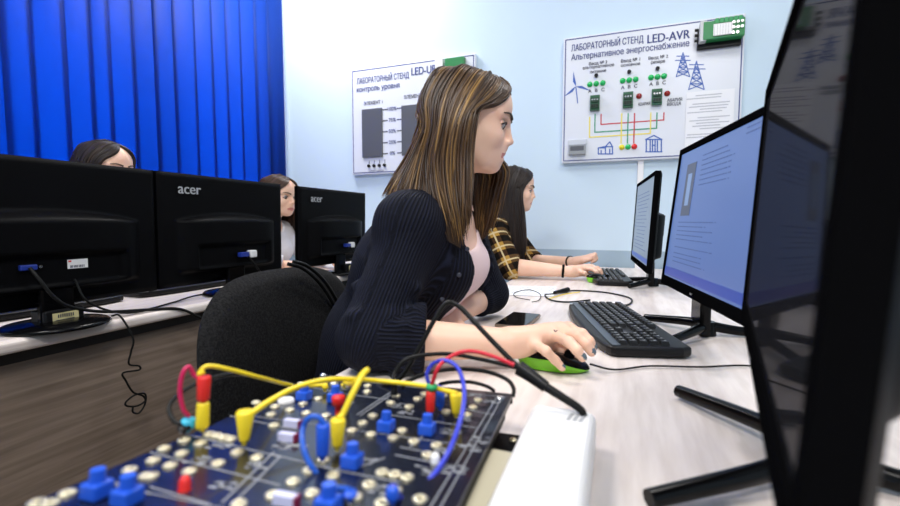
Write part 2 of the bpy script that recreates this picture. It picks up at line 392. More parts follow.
# ---------------------------------------------------------------- the room
XW, YW, XE, YS, HC = -2.26, 2.60, 2.30, -2.50, 2.95
structure(MB().box((0, .05, -.05), (4.8, 5.5, .1)).build('floor', M_floor))
structure(MB().box((0, .05, HC + .05), (4.8, 5.5, .1)).build('ceiling', M_ceil))
structure(MB().box((0, YW + .06, HC / 2), (4.8, .12, HC)).build('wall_back', M_wall))
structure(MB().box((XE + .06, .05, HC / 2), (.12, 5.2, HC)).build('wall_right', M_wall))
structure(MB().box((0, YS - .06, HC / 2), (4.8, .12, HC)).build('wall_front', M_wall))
WY0, WY1, WZ0, WZ1 = .10, 2.42, .90, 2.55           # window opening in the left wall
wl = MB(); xc = XW - .12
wl.box((xc, (YS + WY0) / 2, HC / 2), (.24, WY0 - YS, HC)).box((xc, (WY1 + YW) / 2, HC / 2), (.24, YW - WY1, HC))
wl.box((xc, (WY0 + WY1) / 2, WZ0 / 2), (.24, WY1 - WY0, WZ0)).box((xc, (WY0 + WY1) / 2, (WZ1 + HC) / 2), (.24, WY1 - WY0, HC - WZ1))
structure(wl.build('wall_left', M_wall))
win = empty('window_1', (XW - .15, (WY0 + WY1) / 2, WZ0)); win['kind'] = 'structure'
fr = MB(); L = WY1 - WY0; H = WZ1 - WZ0
for z in (.03, H - .03): fr.box((0, 0, z), (.06, L, .06))
for y in (-L / 2 + .03, -L / 6, L / 6, L / 2 - .03): fr.box((0, y, H / 2), (.06, .06, H))
fr.build('window_frame', M_white, win, bevel=.004)
MB().box((0, 0, H / 2), (.006, L - .04, H - .04)).build('window_pane', M_glass, win)
structure(MB().box((XW - .05, (WY0 + WY1) / 2, WZ0 - .012), (.22, L - .004, .024)).build('window_sill', M_white, bevel=.004))
# cable trunking down the back wall
o = MB().box((0, 0, 0), (.030, .016, .68)).build('cable_trunking', M_white, bevel=.003); o.location = (.092, YW - .009, .985)
tag(o, 'narrow white cable trunking running down the wall below the second wall stand', 'cable trunking')
# ceiling lamps
for i, (x, y, p) in enumerate(LAMPS):
    t = empty('ceiling_lamp', (x, y, HC), label='square white ceiling lamp panel ' + ['over the window side desk', 'over the second girl', 'behind the window side desk', 'behind the viewer'][i], cat='ceiling lamp', group='ceiling lamps')
    fr = MB()
    for s in (-1, 1): fr.box((s * .295, 0, -.025), (.02, .61, .05)).box((0, s * .295, -.025), (.57, .02, .05))
    fr.build('frame', M_white, t)
    MB().box((0, 0, -.012), (.57, .57, .02)).build('diffuser', M_white, t)
    ld = bpy.data.lights.new('lamp_light', 'AREA'); ld.size = .56; ld.energy = p; ld.color = LAMP_COLOUR
    lo = bpy.data.objects.new('lamp_light', ld); COL.objects.link(lo); lo.parent = t; lo.location = (0, 0, -.055)

# vertical blind in front of the window
blind = empty('vertical_blind', (XW + .075, 0, 2.62), label='blue vertical blind of fabric slats covering the window', cat='blind')
MB().box((0, 1.3, 0), (.045, 2.5, .045)).build('headrail', M_white, blind, bevel=.004)
xb = XW + .075
yb = [(at(p, 0, x=xb)).y for p in (0, 28, 60, 87, 105, 130, 152, 172, 192, 209, 224, 238, 253, 267, 280)]
yb = [yb[0] - .1 * k for k in range(9, 0, -1)] + yb
rs = random.Random(3)
for i in range(len(yb) - 1):
    a, c = yb[i], yb[i + 1]; w = (c - a) + .022; mb = MB(); n = 8; tw = rs.uniform(-.14, .10); zt, zb = -.03, -1.79
    gap = {}.get(i, 0)
    vs = []
    for z in (zt, zb):
        for k in range(n + 1):
            u = k / n - .5; vs.append((.016 * tw * 8 * u + .010 * (1 - 4 * u * u), (a + c) / 2 + u * (w + gap * 2), z))
    mb.add(vs, [(k, k + 1, n + 2 + k, n + 1 + k) for k in range(n)], 0, True)
    s = mb.build('slat', M_blind, blind, fix=False)
    so = s.modifiers.new('thickness', 'SOLIDIFY'); so.thickness = .0012

# ---------------------------------------------------------------- desks
def desk(name, x0, x1, y0, y1, label, front):
    t = empty(name, ((x0 + x1) / 2, (y0 + y1) / 2, 0), label=label, cat='desk')
    w, l = x1 - x0, y1 - y0
    MB().box((0, 0, .735), (w, l, .03)).build('desk_top', M_desk, t, bevel=.011, seg=4)
    for s in (-1, 1):
        MB().box((0, s * (l / 2 - .10), .36), (w - .16, .02, .72)).build('side_panel', M_panel, t, bevel=.002)
    px = w / 2 - .06 if front > 0 else -w / 2 + .40
    MB().box((px, 0, .36 if front > 0 else .50), (.018, l - .22, .71 if front > 0 else .42)).build('modesty_panel', M_panel, t)
    if front > 0: MB().box((px + .012, 0, .705), (.014, l - .22, .03)).build('shade_strip', M_edge_shade, t)  # dark strip stands in for the shadow under the desk top edge
    return t
ldesk = desk('computer_desk', -1.80, -1.19, -.6, 2.57, 'long pale wood desk with grey brown panel along the window', 1)
rdesk = desk('computer_desk', -.435, .62, -.75, 2.585, 'long whitish wood desk with the electronics board and keyboards on it', -1)

# ---------------------------------------------------------------- monitors
def heightfield_back(w, h):
    """Rear shell: flat upper part, a lens shaped sloping shelf, a fuller lower part and a recess for the ports."""
    mb = MB(); nx, nz = 72, 64; vs = []
    ss = lambda t: (lambda c: c * c * (3 - 2 * c))(min(1, max(0, t)))
    for j in range(nz + 1):
        v = -.5 + j / nz
        for i in range(nx + 1):
            u = -.5 + i / nx; e = min(1, abs(u) / .40)
            edge = min(ss((.5 - abs(u)) / .02), ss((.5 - abs(v)) / .03))
            sl = .085 * max(0, 1 - e * e) + 1e-3
            d = .007 + .041 * ss((.08 + sl - v) / sl) * max(0, 1 - e ** 6) * ss((v + .40) / .05)
            if abs(u) < .30 and -.36 < v < -.13: d -= .016 * min(ss((.30 - abs(u)) / .02), ss((v + .36) / .02), ss((-.13 - v) / .03))
            vs.append((u * w, .008 + d * edge, v * h))
    f = [(j * (nx + 1) + i, j * (nx + 1) + i + 1, (j + 1) * (nx + 1) + i + 1, (j + 1) * (nx + 1) + i) for j in range(nz) for i in range(nx)]
    mb.add(vs, f, 0, True); return mb
M_bezel = mat('satin_black_bezel', (.003, .003, .0035), .4, spec=0)
M_logo = mat('silver_logo_print', (.45, .46, .48), .35)
M_port = mat('blue_port_plastic', (.015, .04, .30), .4)
M_dark_screen = mat('dark_display_glass', (.012, .012, .014), .4, spec=0)
nt, b = nodes_of(M_dark_screen)                 # matt coated panel: a weak mirror with no strong grazing sheen
gl = nt.nodes.new('ShaderNodeBsdfGlossy'); gl.inputs['Roughness'].default_value = .05; gl.inputs['Color'].default_value = (.80, .78, .80, 1)
ms = nt.nodes.new('ShaderNodeMixShader'); ms.inputs[0].default_value = .10
nt.links.new(b.outputs[0], ms.inputs[1]); nt.links.new(gl.outputs[0], ms.inputs[2]); nt.links.new(ms.outputs[0], nt.nodes['Material Output'].inputs[0])
def monitor(loc, rotz, label, w=.53, h=.345, zb=.79, screen=None, logo_back=False, ports=False, tilt=5, group=None, extras=None, stand='v', sx=0, fs=1.0):
    """Local frame: screen faces -Y, X to the viewer's right; origin on the desk."""
    t = empty('monitor', loc, RZ(rotz), label, 'monitor', group)
    zc = zb - .75 + h / 2; T = Matrix.Translation((0, 0, zc)) @ Matrix.Rotation(math.radians(-tilt), 4, 'X')
    shell = heightfield_back(w, h).build('back_shell', M_blk2, t, M=T)
    bz = MB(); b = .014; y0, y1 = -.009, .009
    for s in (-1, 1): bz.box((s * (w / 2 - b / 2), 0, 0), (b, y1 - y0, h))
    bz.box((0, 0, h / 2 - b / 2), (w - 2 * b, y1 - y0, b)).box((0, 0, -h / 2 + .011), (w - 2 * b, y1 - y0, .022))
    bezel = bz.build('bezel', M_bezel, t, bevel=.002, M=T)
    text_mb('acer', Vector((-.012, -.0095, -h / 2 + .007)), height=.006, nrm=Vector((0, -1, 0)), mb=None).build('bezel_logo', M_logo, bezel)
    smb = MB().box((0, .001, .004), (w - 2 * b + .002, .014, h - b - .022 + .002)); sm_ = [screen or M_dark_screen]
    if extras: sm_ += extras(smb, w, h)
    smb.build('screen', sm_, t, M=T)
    if logo_back:
        text_mb('acer', Vector((.200, .0228, h / 2 - .062)), p1=Vector((.122, .0228, h / 2 - .062)), nrm=Vector((0, 1, 0)), bold=.012).build('logo', M_logo, shell)
    if ports:
        po = MB(); po.box((.055, .042, -.075), (.032, .012, .012), 0).cyl((.033, .040, -.075), (.033, .047, -.075), .0035, m=1); po.build('video_port', [M_port, M_chrome], t, M=T, bevel=.002)
        lb = MB().box((-.045, .0408, -.075), (.044, .001, .022), 0)
        for k in range(9): lb.box((-.030 - k * .0035, .0414, -.081), (.0016 if k % 3 else .0026, .0006, .006), 1)
        lb.box((-.028, .0414, -.068), (.006, .0006, .004), 2)
        lb.build('sticker', [M_white, M_ink, M_red], t, M=T)
    nk = MB().box((sx, .030, .048), (.07, .022, .095)); nk.build('stand_neck', M_gloss, t, bevel=.006)
    if stand == 'v':
        for s in (-1, 1):
            ft = MB(); pts = [Vector((sx + s * .01, .035, .022)), Vector((sx + s * .06 * fs, .035 - .035 * fs, .019)), Vector((sx + s * .145 * fs, .035 - .123 * fs, .0095))]
            ft.tube(pts, lambda u: .0115 - .003 * u, n=10); ft.build('foot', M_gloss, t)
        rf = MB().tube([(sx, .035, .022), (sx, .10, .012), (sx, .15, .0095)], lambda u: .0115 - .002 * u, n=10); rf.build('foot', M_gloss, t)
        MB().cyl((sx, .042, .0005), (sx, .042, .03), .020, .016).build('hub', M_gloss, t)
    else:
        MB().lathe((0, .03, 0), [(0, .0005), (.10, .0005), (.104, .004), (.098, .010), (.04, .016), (0, .017)], n=40).build('stand_base', M_gloss, t)
    return t
# window side row, backs towards the viewer
XM = -1.262
ml = ['black monitor seen from behind with a small white sticker on its back', 'black monitor seen from behind between the other two on the window side desk', 'black monitor seen from behind, partly hidden by the girl in navy']
for i, (ya, yb_) in enumerate(((.39, .924), (.932, 1.446), (1.546, 2.08))):
    monitor((XM - .014, (ya + yb_) / 2, .751), -90, ml[i], w=yb_ - ya, h=.348, zb=.797, logo_back=True, tilt=1, ports=i == 0, group='monitors on the window side desk', stand='disc')

# lit page on the seated girl's monitor
M_page = mat('lit_page', (.02, .02, .02), .3, emit=(.07, .125, .32), es=1.0, spec=.3)
M_task = mat('lit_taskbar', (.02, .02, .02), .3, emit=(.015, .05, .28), es=1.0, spec=.3)
M_ptext = mat('lit_page_text', (.02, .02, .02), .5, emit=(.045, .08, .21), es=1)
M_ppic = mat('lit_page_picture', (.02, .02, .02), .5, emit=(.06, .075, .12), es=1); M_ppic2 = mat('lit_page_picture_pale', (.02, .02, .02), .5, emit=(.16, .24, .42), es=1)
def page(scr, w, h):
    r = random.Random(11); y = -.0068
    scr.box((0, y, -h / 2 + .036), (w - .032, .0006, .018), 1)
    def row(x0, x1, z): 
        x = x0
        while x < x1:
            l = r.uniform(.008, .022); scr.box((x + l / 2, y, z), (min(l, x1 - x), .0005, .0020), 2); x += l + .0035
    z = .125
    for k in range(7): row(-.07, r.uniform(.03, .09), z - k * .010)
    for k in range(3): row(.13, .20, .15 - k * .009)
    for blk, (zz, n) in enumerate(((-.012, 5), (-.068, 1), (-.082, 3), (-.118, 1))):
        for k in range(n): row(-.175, r.uniform(-.02, .06), zz - k * .0095)
    for k in range(2): row(-.2, r.uniform(-.05, .02), -.128 - k * .008)
    scr.box((-.135, y, .06), (.062, .0006, .115), 3).box((-.135, y - .0003, .06), (.026, .0006, .07), 4)
    return [M_task, M_ptext, M_ppic, M_ppic2]
M_page2 = mat('lit_grey_page', (.02, .02, .02), .3, emit=(.11, .145, .205), es=1, spec=.3)
def page2(scr, w, h):
    r = random.Random(5); y = -.0068
    for k in range(16): scr.box((-.03 + r.uniform(-.02, .02), y, .11 - k * .014), (w * r.uniform(.45, .7), .0005, .0022), 2)
    scr.box((0, y, -h / 2 + .036), (w - .032, .0006, .016), 1)
    return [M_task, M_ptext]
# right hand desk: the one by the viewer, the seated girl's, the second girl's
def by_ends(far, near):
    e = Vector((near[0] - far[0], near[1] - far[1], 0)); c = (Vector((*far, 0)) + Vector((*near, 0))) / 2
    return c, math.degrees(math.atan2(e.y, e.x)), e.length
c, r_, L = by_ends((.1775, .722), (.0755, .182))
monitor((c.x, c.y, .751), r_, 'black monitor nearest the viewer, its dark screen seen almost edge on', w=L, h=.305, zb=.868, tilt=3, sx=-.085)
c, r_, L = by_ends((.122, 1.225), (.196, .745))
monitor((c.x, c.y, .751), r_, 'black monitor showing a bluish page of text, in front of the girl in navy', w=L, h=.325, zb=.845, screen=M_page, extras=page, tilt=6, sx=-.12, fs=.78)
c, r_, L = by_ends((.064, 2.16), (.101, 1.60))
monitor((c.x, c.y, .751), r_, 'black monitor with pale grey lit screen in front of the checked shirt girl', w=L, h=.335, zb=.826, screen=M_page2, extras=page2, tilt=3, fs=.72)

# ---------------------------------------------------------------- keyboards, mice, phone
M_key = mat('black_keycap', (.010, .010, .011), .42, spec=.4); M_legend = mat('key_legend', (.35, .36, .38), .5); M_kside = mat('keyboard_blue_grey_edge', (.045, .06, .08), .3)
def keyboard(loc, rotz, label, w=.45, dpt=.155, group=None):
    """Local frame: X along the keys, -Y towards the typist."""
    t = empty('keyboard', loc, RZ(rotz), label, 'keyboard', group)
    poly = [(-w / 2 + .012, dpt / 2), (w / 2 - .012, dpt / 2), (w / 2, dpt / 2 - .02), (w / 2, -dpt / 2 + .03)]
    poly += [(w / 2 * math.cos(a) * 1.0, -dpt / 2 + .03 - .03 * math.sin(a) ** .8) for a in [k * PI / 16 for k in range(1, 16)]]
    poly += [(-w / 2, -dpt / 2 + .03), (-w / 2, dpt / 2 - .02)]
    MB().prism([Vector((x, y, .001)) for x, y in poly], Vector((0, 0, .019))).build('case', M_blk, t, bevel=.006, seg=3)
    MB().prism([Vector((x * .97, -dpt / 2 + .022 + (y + dpt / 2) * .12, .0195)) for x, y in poly], Vector((0, 0, .0022))).build('front_strip', M_kside, t, bevel=.001)
    MB().box((-w / 2 + .035, -dpt / 2 + .018, .0222), (.022, .008, .0012)).build('badge', M_chrome, t, bevel=.0004)
    k = MB(); u = .0187; x0 = -w / 2 + .016
    def key(x, y, kw, kh=.0165):
        b_, tp = kw / 2, kw / 2 - .0022; hb, ht = kh / 2, kh / 2 - .0022; zb, zt = .0195, .0268
        vs = [(x - b_, y - hb, zb), (x + b_, y - hb, zb), (x + b_, y + hb, zb), (x - b_, y + hb, zb), (x - tp, y - ht, zt), (x + tp, y - ht, zt), (x + tp, y + ht, zt), (x - tp, y + ht, zt)]
        k.add(vs, [(4, 5, 6, 7), (0, 1, 5, 4), (1, 2, 6, 5), (2, 3, 7, 6), (3, 0, 4, 7)])
        k.box((x - kw * .12, y + .0025, zt + .0002), (.0036, .0042, .0003), 1)
    ys = [dpt / 2 - .022 - r * .0188 - (.005 if r else 0) for r in range(6)]
    rows = [[1] * 15, [1] * 13 + [2], [1.5] + [1] * 12 + [1.5], [1.8] + [1] * 11 + [2.2], [2.3] + [1] * 10 + [2.7], [1.3, 1.1, 1.3, 5.6, 1.3, 1.1, 1.1, 1.2]]
    for r, row in enumerate(rows):
        x = x0; sc = 15 / sum(row)
        for kw in row: key(x + kw * sc * u / 2, ys[r], kw * sc * u - .0022); x += kw * sc * u
    xa = x0 + 15.35 * u
    for r in (1, 2): [key(xa + (c_ + .5) * u, ys[r], u - .0022) for c_ in range(3)]
    key(xa + 1.5 * u, ys[4], u - .0022); [key(xa + (c_ + .5) * u, ys[5], u - .0022) for c_ in range(3)]
    xn = xa + 3.3 * u
    for r in range(1, 6): [key(xn + (c_ + .5) * u, ys[r], u - .0022) for c_ in range(4)]
    k.build('keys', [M_key, M_legend], t)
    return t
ka, kb_, kc = at(566, 303, z=.775), at(604, 356, z=.765), at(690, 347, z=.765)
far_, near_ = Vector((-.148, 1.30)), Vector((-.028, .850))
e = (near_ - far_).normalized(); nrm = Vector((-e.y, e.x)); c2 = (far_ + near_) / 2 + nrm * .083
KANG = math.degrees(math.atan2(e.y, e.x))
keyboard((c2.x, c2.y, .751), KANG, 'black keyboard with white legends beside the lime green mouse', w=.455, dpt=.168)
keyboard((-.045, 2.04, .751), -84, 'black keyboard under the hands of the girl in the checked shirt', w=.44)
for i, y in enumerate((.72, 1.22)):
    keyboard((-1.50, y, .751), 90, ['black keyboard behind the leftmost monitor', 'black keyboard behind the middle monitor of the window row'][i], group='keyboards behind the window row monitors')

def mouse(loc, rotz, label, L=.118, wd=.064, ht=.037):
    """Local frame: nose (cable end) at +X."""
    t = empty('computer_mouse', loc, RZ(rotz), label, 'computer mouse')
    def shell(z0, z1, side):
        mb = MB(); n, kk = 28, 10; vs = []
        for j in range(kk + 1):
            f = j / kk; z = z0 + (z1 - z0) * f
            for i in range(n):
                a = 2 * PI * i / n; ca, sa = math.cos(a), math.sin(a)
                x = math.copysign(abs(ca) ** .8, ca); y = math.copysign(abs(sa) ** .85, sa) * (1 - .10 * ca * ca)
                if side: s = .90 + .10 * math.sin(f * PI * .6) ; zz = z - (.016 * f * max(0, ca) if True else 0)
                else: s = math.cos(f * PI / 2) ** .42 if f < 1 else 0; zz = z - .016 * max(0, ca) * (1 - .4 * f) 
                vs.append((x * s * L / 2 + (-.008 * f if not side else 0), y * s * wd / 2, max(zz, .001)))
        mb.add(vs, [(j * n + i, j * n + (i + 1) % n, (j + 1) * n + (i + 1) % n, (j + 1) * n + i) for j in range(kk) for i in range(n)], 0, True)
        return mb
    shell(.001, .021, True).build('lower_body', M_lime, t)
    shell(.0205, ht, False).build('upper_shell', M_gloss, t)
    MB().cyl((.028, -.004, ht - .012), (.028, .004, ht - .012), .009).build('scroll_wheel', M_blk2, t)
    return t
mp_ = at(560, 367, z=.752); mc_ = Vector((-.1025, .767))
mouse((mc_.x, mc_.y, .751), -2, 'lime green and black computer mouse under the hand of the girl in navy', L=.122)
mouse((-.072, 1.915, .751), 3, 'small lime green mouse under the hand of the girl in the checked shirt', L=.105)
def cable(name, pts, r, m, label, cat='cable', group=None, n=8):
    o = MB().tube(pts, r, n=n).build(name, m); return tag(o, label, cat, group)
cable('mouse_cable', [(mc_.x + .061, mc_.y, .763), (mc_.x + .10, mc_.y + .012, .7545), at(650, 366, z=.754), at(700, 367, z=.754), at(752, 366, z=.754), (.28, .84, .754)], .0017, M_rub, 'thin black mouse cable running straight to the right across the desk')
# phone
t = empty('smartphone', (-.228, 1.082, .751), RZ(-4), 'black smartphone lying on the desk beside the girl in navy', 'smartphone')
MB().box((0, 0, .005), (.074, .152, .008)).build('case', mat('phone_bronze_frame', (.32, .24, .18), .35, metal=.6), t, bevel=.003, seg=3)
MB().box((0, 0, .0094), (.070, .147, .0012)).build('display', mat('phone_black_glass', (.004, .004, .005), .06), t, bevel=.0004)
MB().box((.0, -.0762, .0055), (.008, .001, .0025)).build('charging_port', M_blk, t)
# printed sheet
o = MB().prism([Vector((-.40, 1.46, .7515)), Vector((-.20, 1.50, .7515)), Vector((-.22, 1.72, .7515)), Vector((-.42, 1.68, .7515))], Vector((0, 0, .0006))).build('printed_sheet', M_paper)
tag(o, 'white printed sheet lying on the desk between the two girls', 'paper sheet')
tx = MB(); rr = random.Random(2)
for k in range(13):
    for q in range(9):
        if rr.random() < .8: tx.box((-.385 + q * .018 + k * .0014, 1.485 + k * .015 + q * .0036, .7524), (.012, .004, .0003))
tx.build('printed_text', M_grey, o)
# loose leads behind the keyboard
u = MB().tube([at(566, 292, z=.757), at(552, 294, z=.7535), at(545, 295, z=.7535), at(551, 300, z=.7535), at(568, 302, z=.7535), at(590, 300, z=.7535)], .0026, n=8)
t = tag(u.build('usb_lead', M_rub), 'thick black lead with a plug looping behind the keyboard', 'cable')
v = MB().tube([at(566, 292, z=.757), at(575, 290.5, z=.7535), at(602, 292, z=.7535), at(624, 296, z=.7535), at(632, 300, z=.7535), at(627, 305, z=.7535), at(612, 304, z=.7535)], .0026, n=8); v.build('lead_loop', M_rub, t)
MB().cyl(at(554.5, 292.6, z=.760), at(568, 289.5, z=.760), .0055, .0085, n=12).build('plug', M_rub, t)
cable('thin_lead', [at(530, 300, z=.7535), at(516, 297, z=.7535), at(515, 292.5, z=.7535), at(529, 289.8, z=.7535), at(540, 294, z=.7535), at(539, 300, z=.7535), at(532, 302, z=.7535)], .0013, M_rub, 'thin black wire curled in a loop on the printed sheet')
cable('yellow_lead', [at(548, 299, z=.7535), at(558, 296, z=.7535), at(566, 294, z=.756), at(580, 292, z=.7535)], .0016, M_yel, 'short yellow wire beside the black plug behind the keyboard')
# ---------------------------------------------------------------- laboratory stands on the back wall
YB = YW - .034
def wb(px, py, off=0.0): p = at(px, py, y=YB); p.y -= off; return p
def stand_panel(label, x0, x1, z0, z1):
    t = empty('laboratory_stand', ((x0 + x1) / 2, YB, (z0 + z1) / 2), label=label, cat='wall panel')
    M = t.matrix_world.inverted()
    MB().box(((x0 + x1) / 2, YB + .017, (z0 + z1) / 2), (x1 - x0, .034, z1 - z0)).build('panel', M_board, t, bevel=.003, M=M)
    bd = MB(); i = .011; wd = .005
    for z in (z0 + i, z1 - i): bd.box(((x0 + x1) / 2, YB - .0004, z), (x1 - x0 - 2 * i, .0008, wd))
    for x in (x0 + i, x1 - i): bd.box((x, YB - .0004, (z0 + z1) / 2), (wd, .0008, z1 - z0 - 2 * i))
    bd.build('border_line', M_navy, t, M=M)
    return t, M
def put(mb, name, m, t, M, **k): return mb.build(name, m, t, M=M, **k)
def wtext(body, a, c, h=None, bold=.012):
    p, q = wb(*a), wb(*c); q.z = p.z
    return text_mb(body, p, q, height=h, bold=bold)
# --- stand with wind turbine and pylons
t, M = stand_panel('white wall stand with wind turbine, pylons and green lights above the second girl', -.312, .533, 1.318, 1.985)
put(wtext('ЛАБОРАТОРНЫЙ СТЕНД', (571.3, 51.5), (643, 51.5), .033, .018), 'lettering', M_navy, t, M)
put(wtext('LED-AVR', (647.4, 43.5), (689.5, 43.5), .042, .02), 'lettering', M_navy, t, M)
put(wtext('Альтернативное энергоснабжение', (571.3, 60.5), (688.6, 60.5), .031, .013), 'lettering', M_navy, t, M)
for a, c, s in (((589, 65.5), (607, 62), 'Ввод № 3'), ((582.7, 69.6), (614, 66), 'альтернативное'), ((590, 73.6), (606, 71), 'питание'), ((621, 62.8), (640, 61), 'Ввод № 1'), ((621, 67), (640, 65), 'основное'), ((648.4, 60), (668, 57), 'Ввод № 2'), ((651, 64), (665, 62), 'резерв'), ((667, 102), (682, 100), 'АВАРИЯ'), ((667, 106), (681, 105), 'ВВОДА'), ((638, 106), (650, 105), 'АВАРИЯ')):
    put(wtext(s, a, c, .0155, .02), 'lettering', M_ink, t, M)
M_led = {k: mat('indicator_' + k, c, .25, coat=.3) for k, c in (('green', (.01, .50, .12)), ('red', (.30, .008, .006)), ('yellow', (.85, .72, .03)), ('bright_red', (.75, .02, .02)))}
def led(p, r, col):
    put(MB().lathe(p, [(r * 1.15, 0), (r * 1.15, .003), (r, .004), (r * .8, .011), (r * .35, .0145), (0, .015)], n=16, axis=Vector((0, -1, 0))), 'indicator_light', M_led[col], t, M)
for gx, gy in ((596.3, 83.8), (629.2, 80.2), (657.5, 76.9)):
    put(MB().cyl(wb(gx, gy - 8), wb(gx, gy - 8, .012), .010, n=12), 'switch', M_blk, t, M)
    put(text_mb('▲', wb(gx - 2, gy - 9), height=.012), 'arrow', M_ink, t, M) if False else None
    for k in (-1, 0, 1):
        led(wb(gx + k * 6.5, gy - k * .75), .0125, 'green')
        p = wb(gx + k * 6.5, gy - k * .75 + 8.2); put(text_mb('ABC'[k + 1], p, height=.018, align='center', bold=.01), 'lettering', M_ink, t, M)
def terminal(p, w, h):
    mb = MB().box(p + Vector((0, -.010, 0)), (w, .020, h), 0).box(p + Vector((0, -.023, h * .18)), (w * .8, .010, h * .30), 1).box(p + Vector((0, -.023, -h * .22)), (w * .8, .010, h * .28), 1)
    for k in (-1, 0, 1): mb.cyl(p + Vector((k * w * .26, -.028, h * .18)), p + Vector((k * w * .26, -.0305, h * .18)), w * .09, n=8, m=2).box(p + Vector((k * w * .26, -.028, -h * .22)), (w * .14, .003, h * .18), 3)
    put(mb, 'terminal_block', [mat('deep_green_board', (.006, .10, .04), .4), mat('dark_green_block', (.006, .05, .025), .4), M_chrome, M_blk], t, M)
for p in ((595, 103.5), (628, 100.4), (656.7, 97.6)): terminal(wb(*p), .048, .078)
led(wb(639, 96.2), .0125, 'red'); led(wb(667.2, 93.6), .0125, 'red')
for p, c in (((621.8, 147.3), 'yellow'), ((628, 147), 'green'), ((634.3, 146.6), 'bright_red')): led(wb(*p), .0125, c)
M_lr, M_lg, M_ly = mat('red_print', (.55, .03, .05), .5), mat('green_print', (.02, .30, .15), .5), mat('yellow_print', (.85, .72, .10), .5)
def pline(pts, m, wd=.0055, off=.0006):
    mb = MB()
    for a, c in zip(pts, pts[1:]):
        p, q = wb(*a, off), wb(*c, off); dx, dz = abs(p.x - q.x), abs(p.z - q.z)
        mb.box((p + q) / 2, (dx + wd if dx > dz else wd, .0006, dz + wd if dz >= dx else wd))
    put(mb, 'printed_line', m, t, M)
def sq(a, c): return [a, c]
pz = lambda zx, zy: (540 + zx / 2.8125, zy / 2.8125)
def hv(pts, m, off):                             # right-angled path given as wall points: x and z kept square
    P = [wb(*pz(*p), off) for p in pts]; mb = MB(); wd = .006
    for i, (p, q) in enumerate(zip(P, P[1:])):
        if i % 2 == 0: q.x = p.x
        else: q.z = p.z
        mb.box((p + q) / 2 + Vector((0, -.00012 * i, 0)), (abs(p.x - q.x) + wd, .0006, abs(p.z - q.z) + wd))
    put(mb, 'printed_line', m, t, M)
hv([(172, 322), (172, 350), (348, 336), (348, 318)], M_lr, .0006); hv([(155, 322), (155, 372), (328, 352), (328, 318)], M_lg, .0008)
hv([(140, 330), (140, 386), (310, 372), (310, 318)], M_ly, .0010)
for zx, m in ((230, M_ly), (248, M_lg), (266, M_lr)): hv([(zx, 320), (zx, 402)], m, .0012)
def icon_poly(pts, m, name, off=.0006):
    P = [wb(*pz(*p), off) for p in pts]; put(MB().prism(P, Vector((0, -.0006, 0))), name, m, t, M)
def seg_icon(segs, m, name, wd=.004):
    mb = MB()
    for k_, (a, c) in enumerate(segs):
        p, q = wb(*pz(*a), .0006), wb(*pz(*c), .0006); d = q - p; R = Matrix.Rotation(-math.atan2(d.z, d.x), 3, 'Y'); mb.box((p + q) / 2 + Vector((0, -.00004 * k_, 0)), (d.length + wd * .6, .0008, wd), rot=R)
    put(mb, name, m, t, M)
def pylon(cx, top, bot, hw):
    s = [((cx, top), (cx - hw, bot)), ((cx, top), (cx + hw, bot)), ((cx - hw * 1.1, top + 22), (cx + hw * 1.1, top + 22)), ((cx - hw * .9, top + 10), (cx + hw * .9, top + 10))]
    n = 5
    for k in range(1, n):
        f, g_ = k / n, (k + 1) / n; y, y2 = top + (bot - top) * f, top + (bot - top) * g_
        s += [((cx - hw * f, y), (cx + hw * f, y)), ((cx - hw * f, y), (cx + hw * g_, y2)), ((cx + hw * f, y), (cx - hw * g_, y2))]
    seg_icon(s, M_bluep, 'pylon_picture', .0042)
pylon(402, 148, 216, 19); pylon(440, 172, 252, 22)
cx, cz = wb(*pz(101, 243)), None
for ang in (100, 218, 338):                       # wind turbine blades
    c0 = wb(*pz(101, 243), .0006); d = Vector((math.cos(math.radians(ang)), 0, math.sin(math.radians(ang)))); pr_ = Vector((-d.z, 0, d.x))
    put(MB().prism([c0, c0 + d * .03 + pr_ * .011, c0 + d * .082, c0 + d * .02 - pr_ * .003], Vector((0, -.0006, 0))), 'turbine_picture', M_bluep, t, M)
seg_icon([((101, 245), (106, 290))], M_bluep, 'turbine_picture', .005)
def house(zx, zy, w, h, k):
    x0, x1, y0, y1 = zx - w / 2, zx + w / 2, zy - h / 2, zy + h / 2; s = []
    if k == 0:
        mid = zx; s = [((x0, zy), (mid, y1 - h * .62)), ((x0, y1), (x0, zy)), ((x0, y1), (x1, y1)), ((mid, zy - h * .1), (mid, y1)), ((mid, zy - h * .1), (x1 - w * .2, y0)), ((x1 - w * .2, y0), (x1, zy - h * .1)), ((x1, zy - h * .1), (x1, y1)), ((x0, zy), (mid, zy)), ((mid, zy - h * .1), (x1, zy - h * .1)), ((x0 + w * .2, zy + h * .2), (x0 + w * .2, y1)), ((x1 - w * .2, zy + h * .1), (x1 - w * .2, y1))]
    else:
        s = [((x0, y0 + h * .25), (zx, y0)), ((zx, y0), (x1, y0 + h * .25)), ((x0, y0 + h * .25), (x1, y0 + h * .25)), ((x0, y1), (x1, y1))] + [((x0 + w * f, y0 + h * .25), (x0 + w * f, y1)) for f in (.04, .28, .42, .58, .72, .96)] + [((x0 + w * .42, zy + h * .1), (x0 + w * .58, zy + h * .1))]
    seg_icon(s, M_bluep, 'house_picture', .0058)
house(184, 416, 40, 34, 0); house(320, 404, 46, 46, 1)
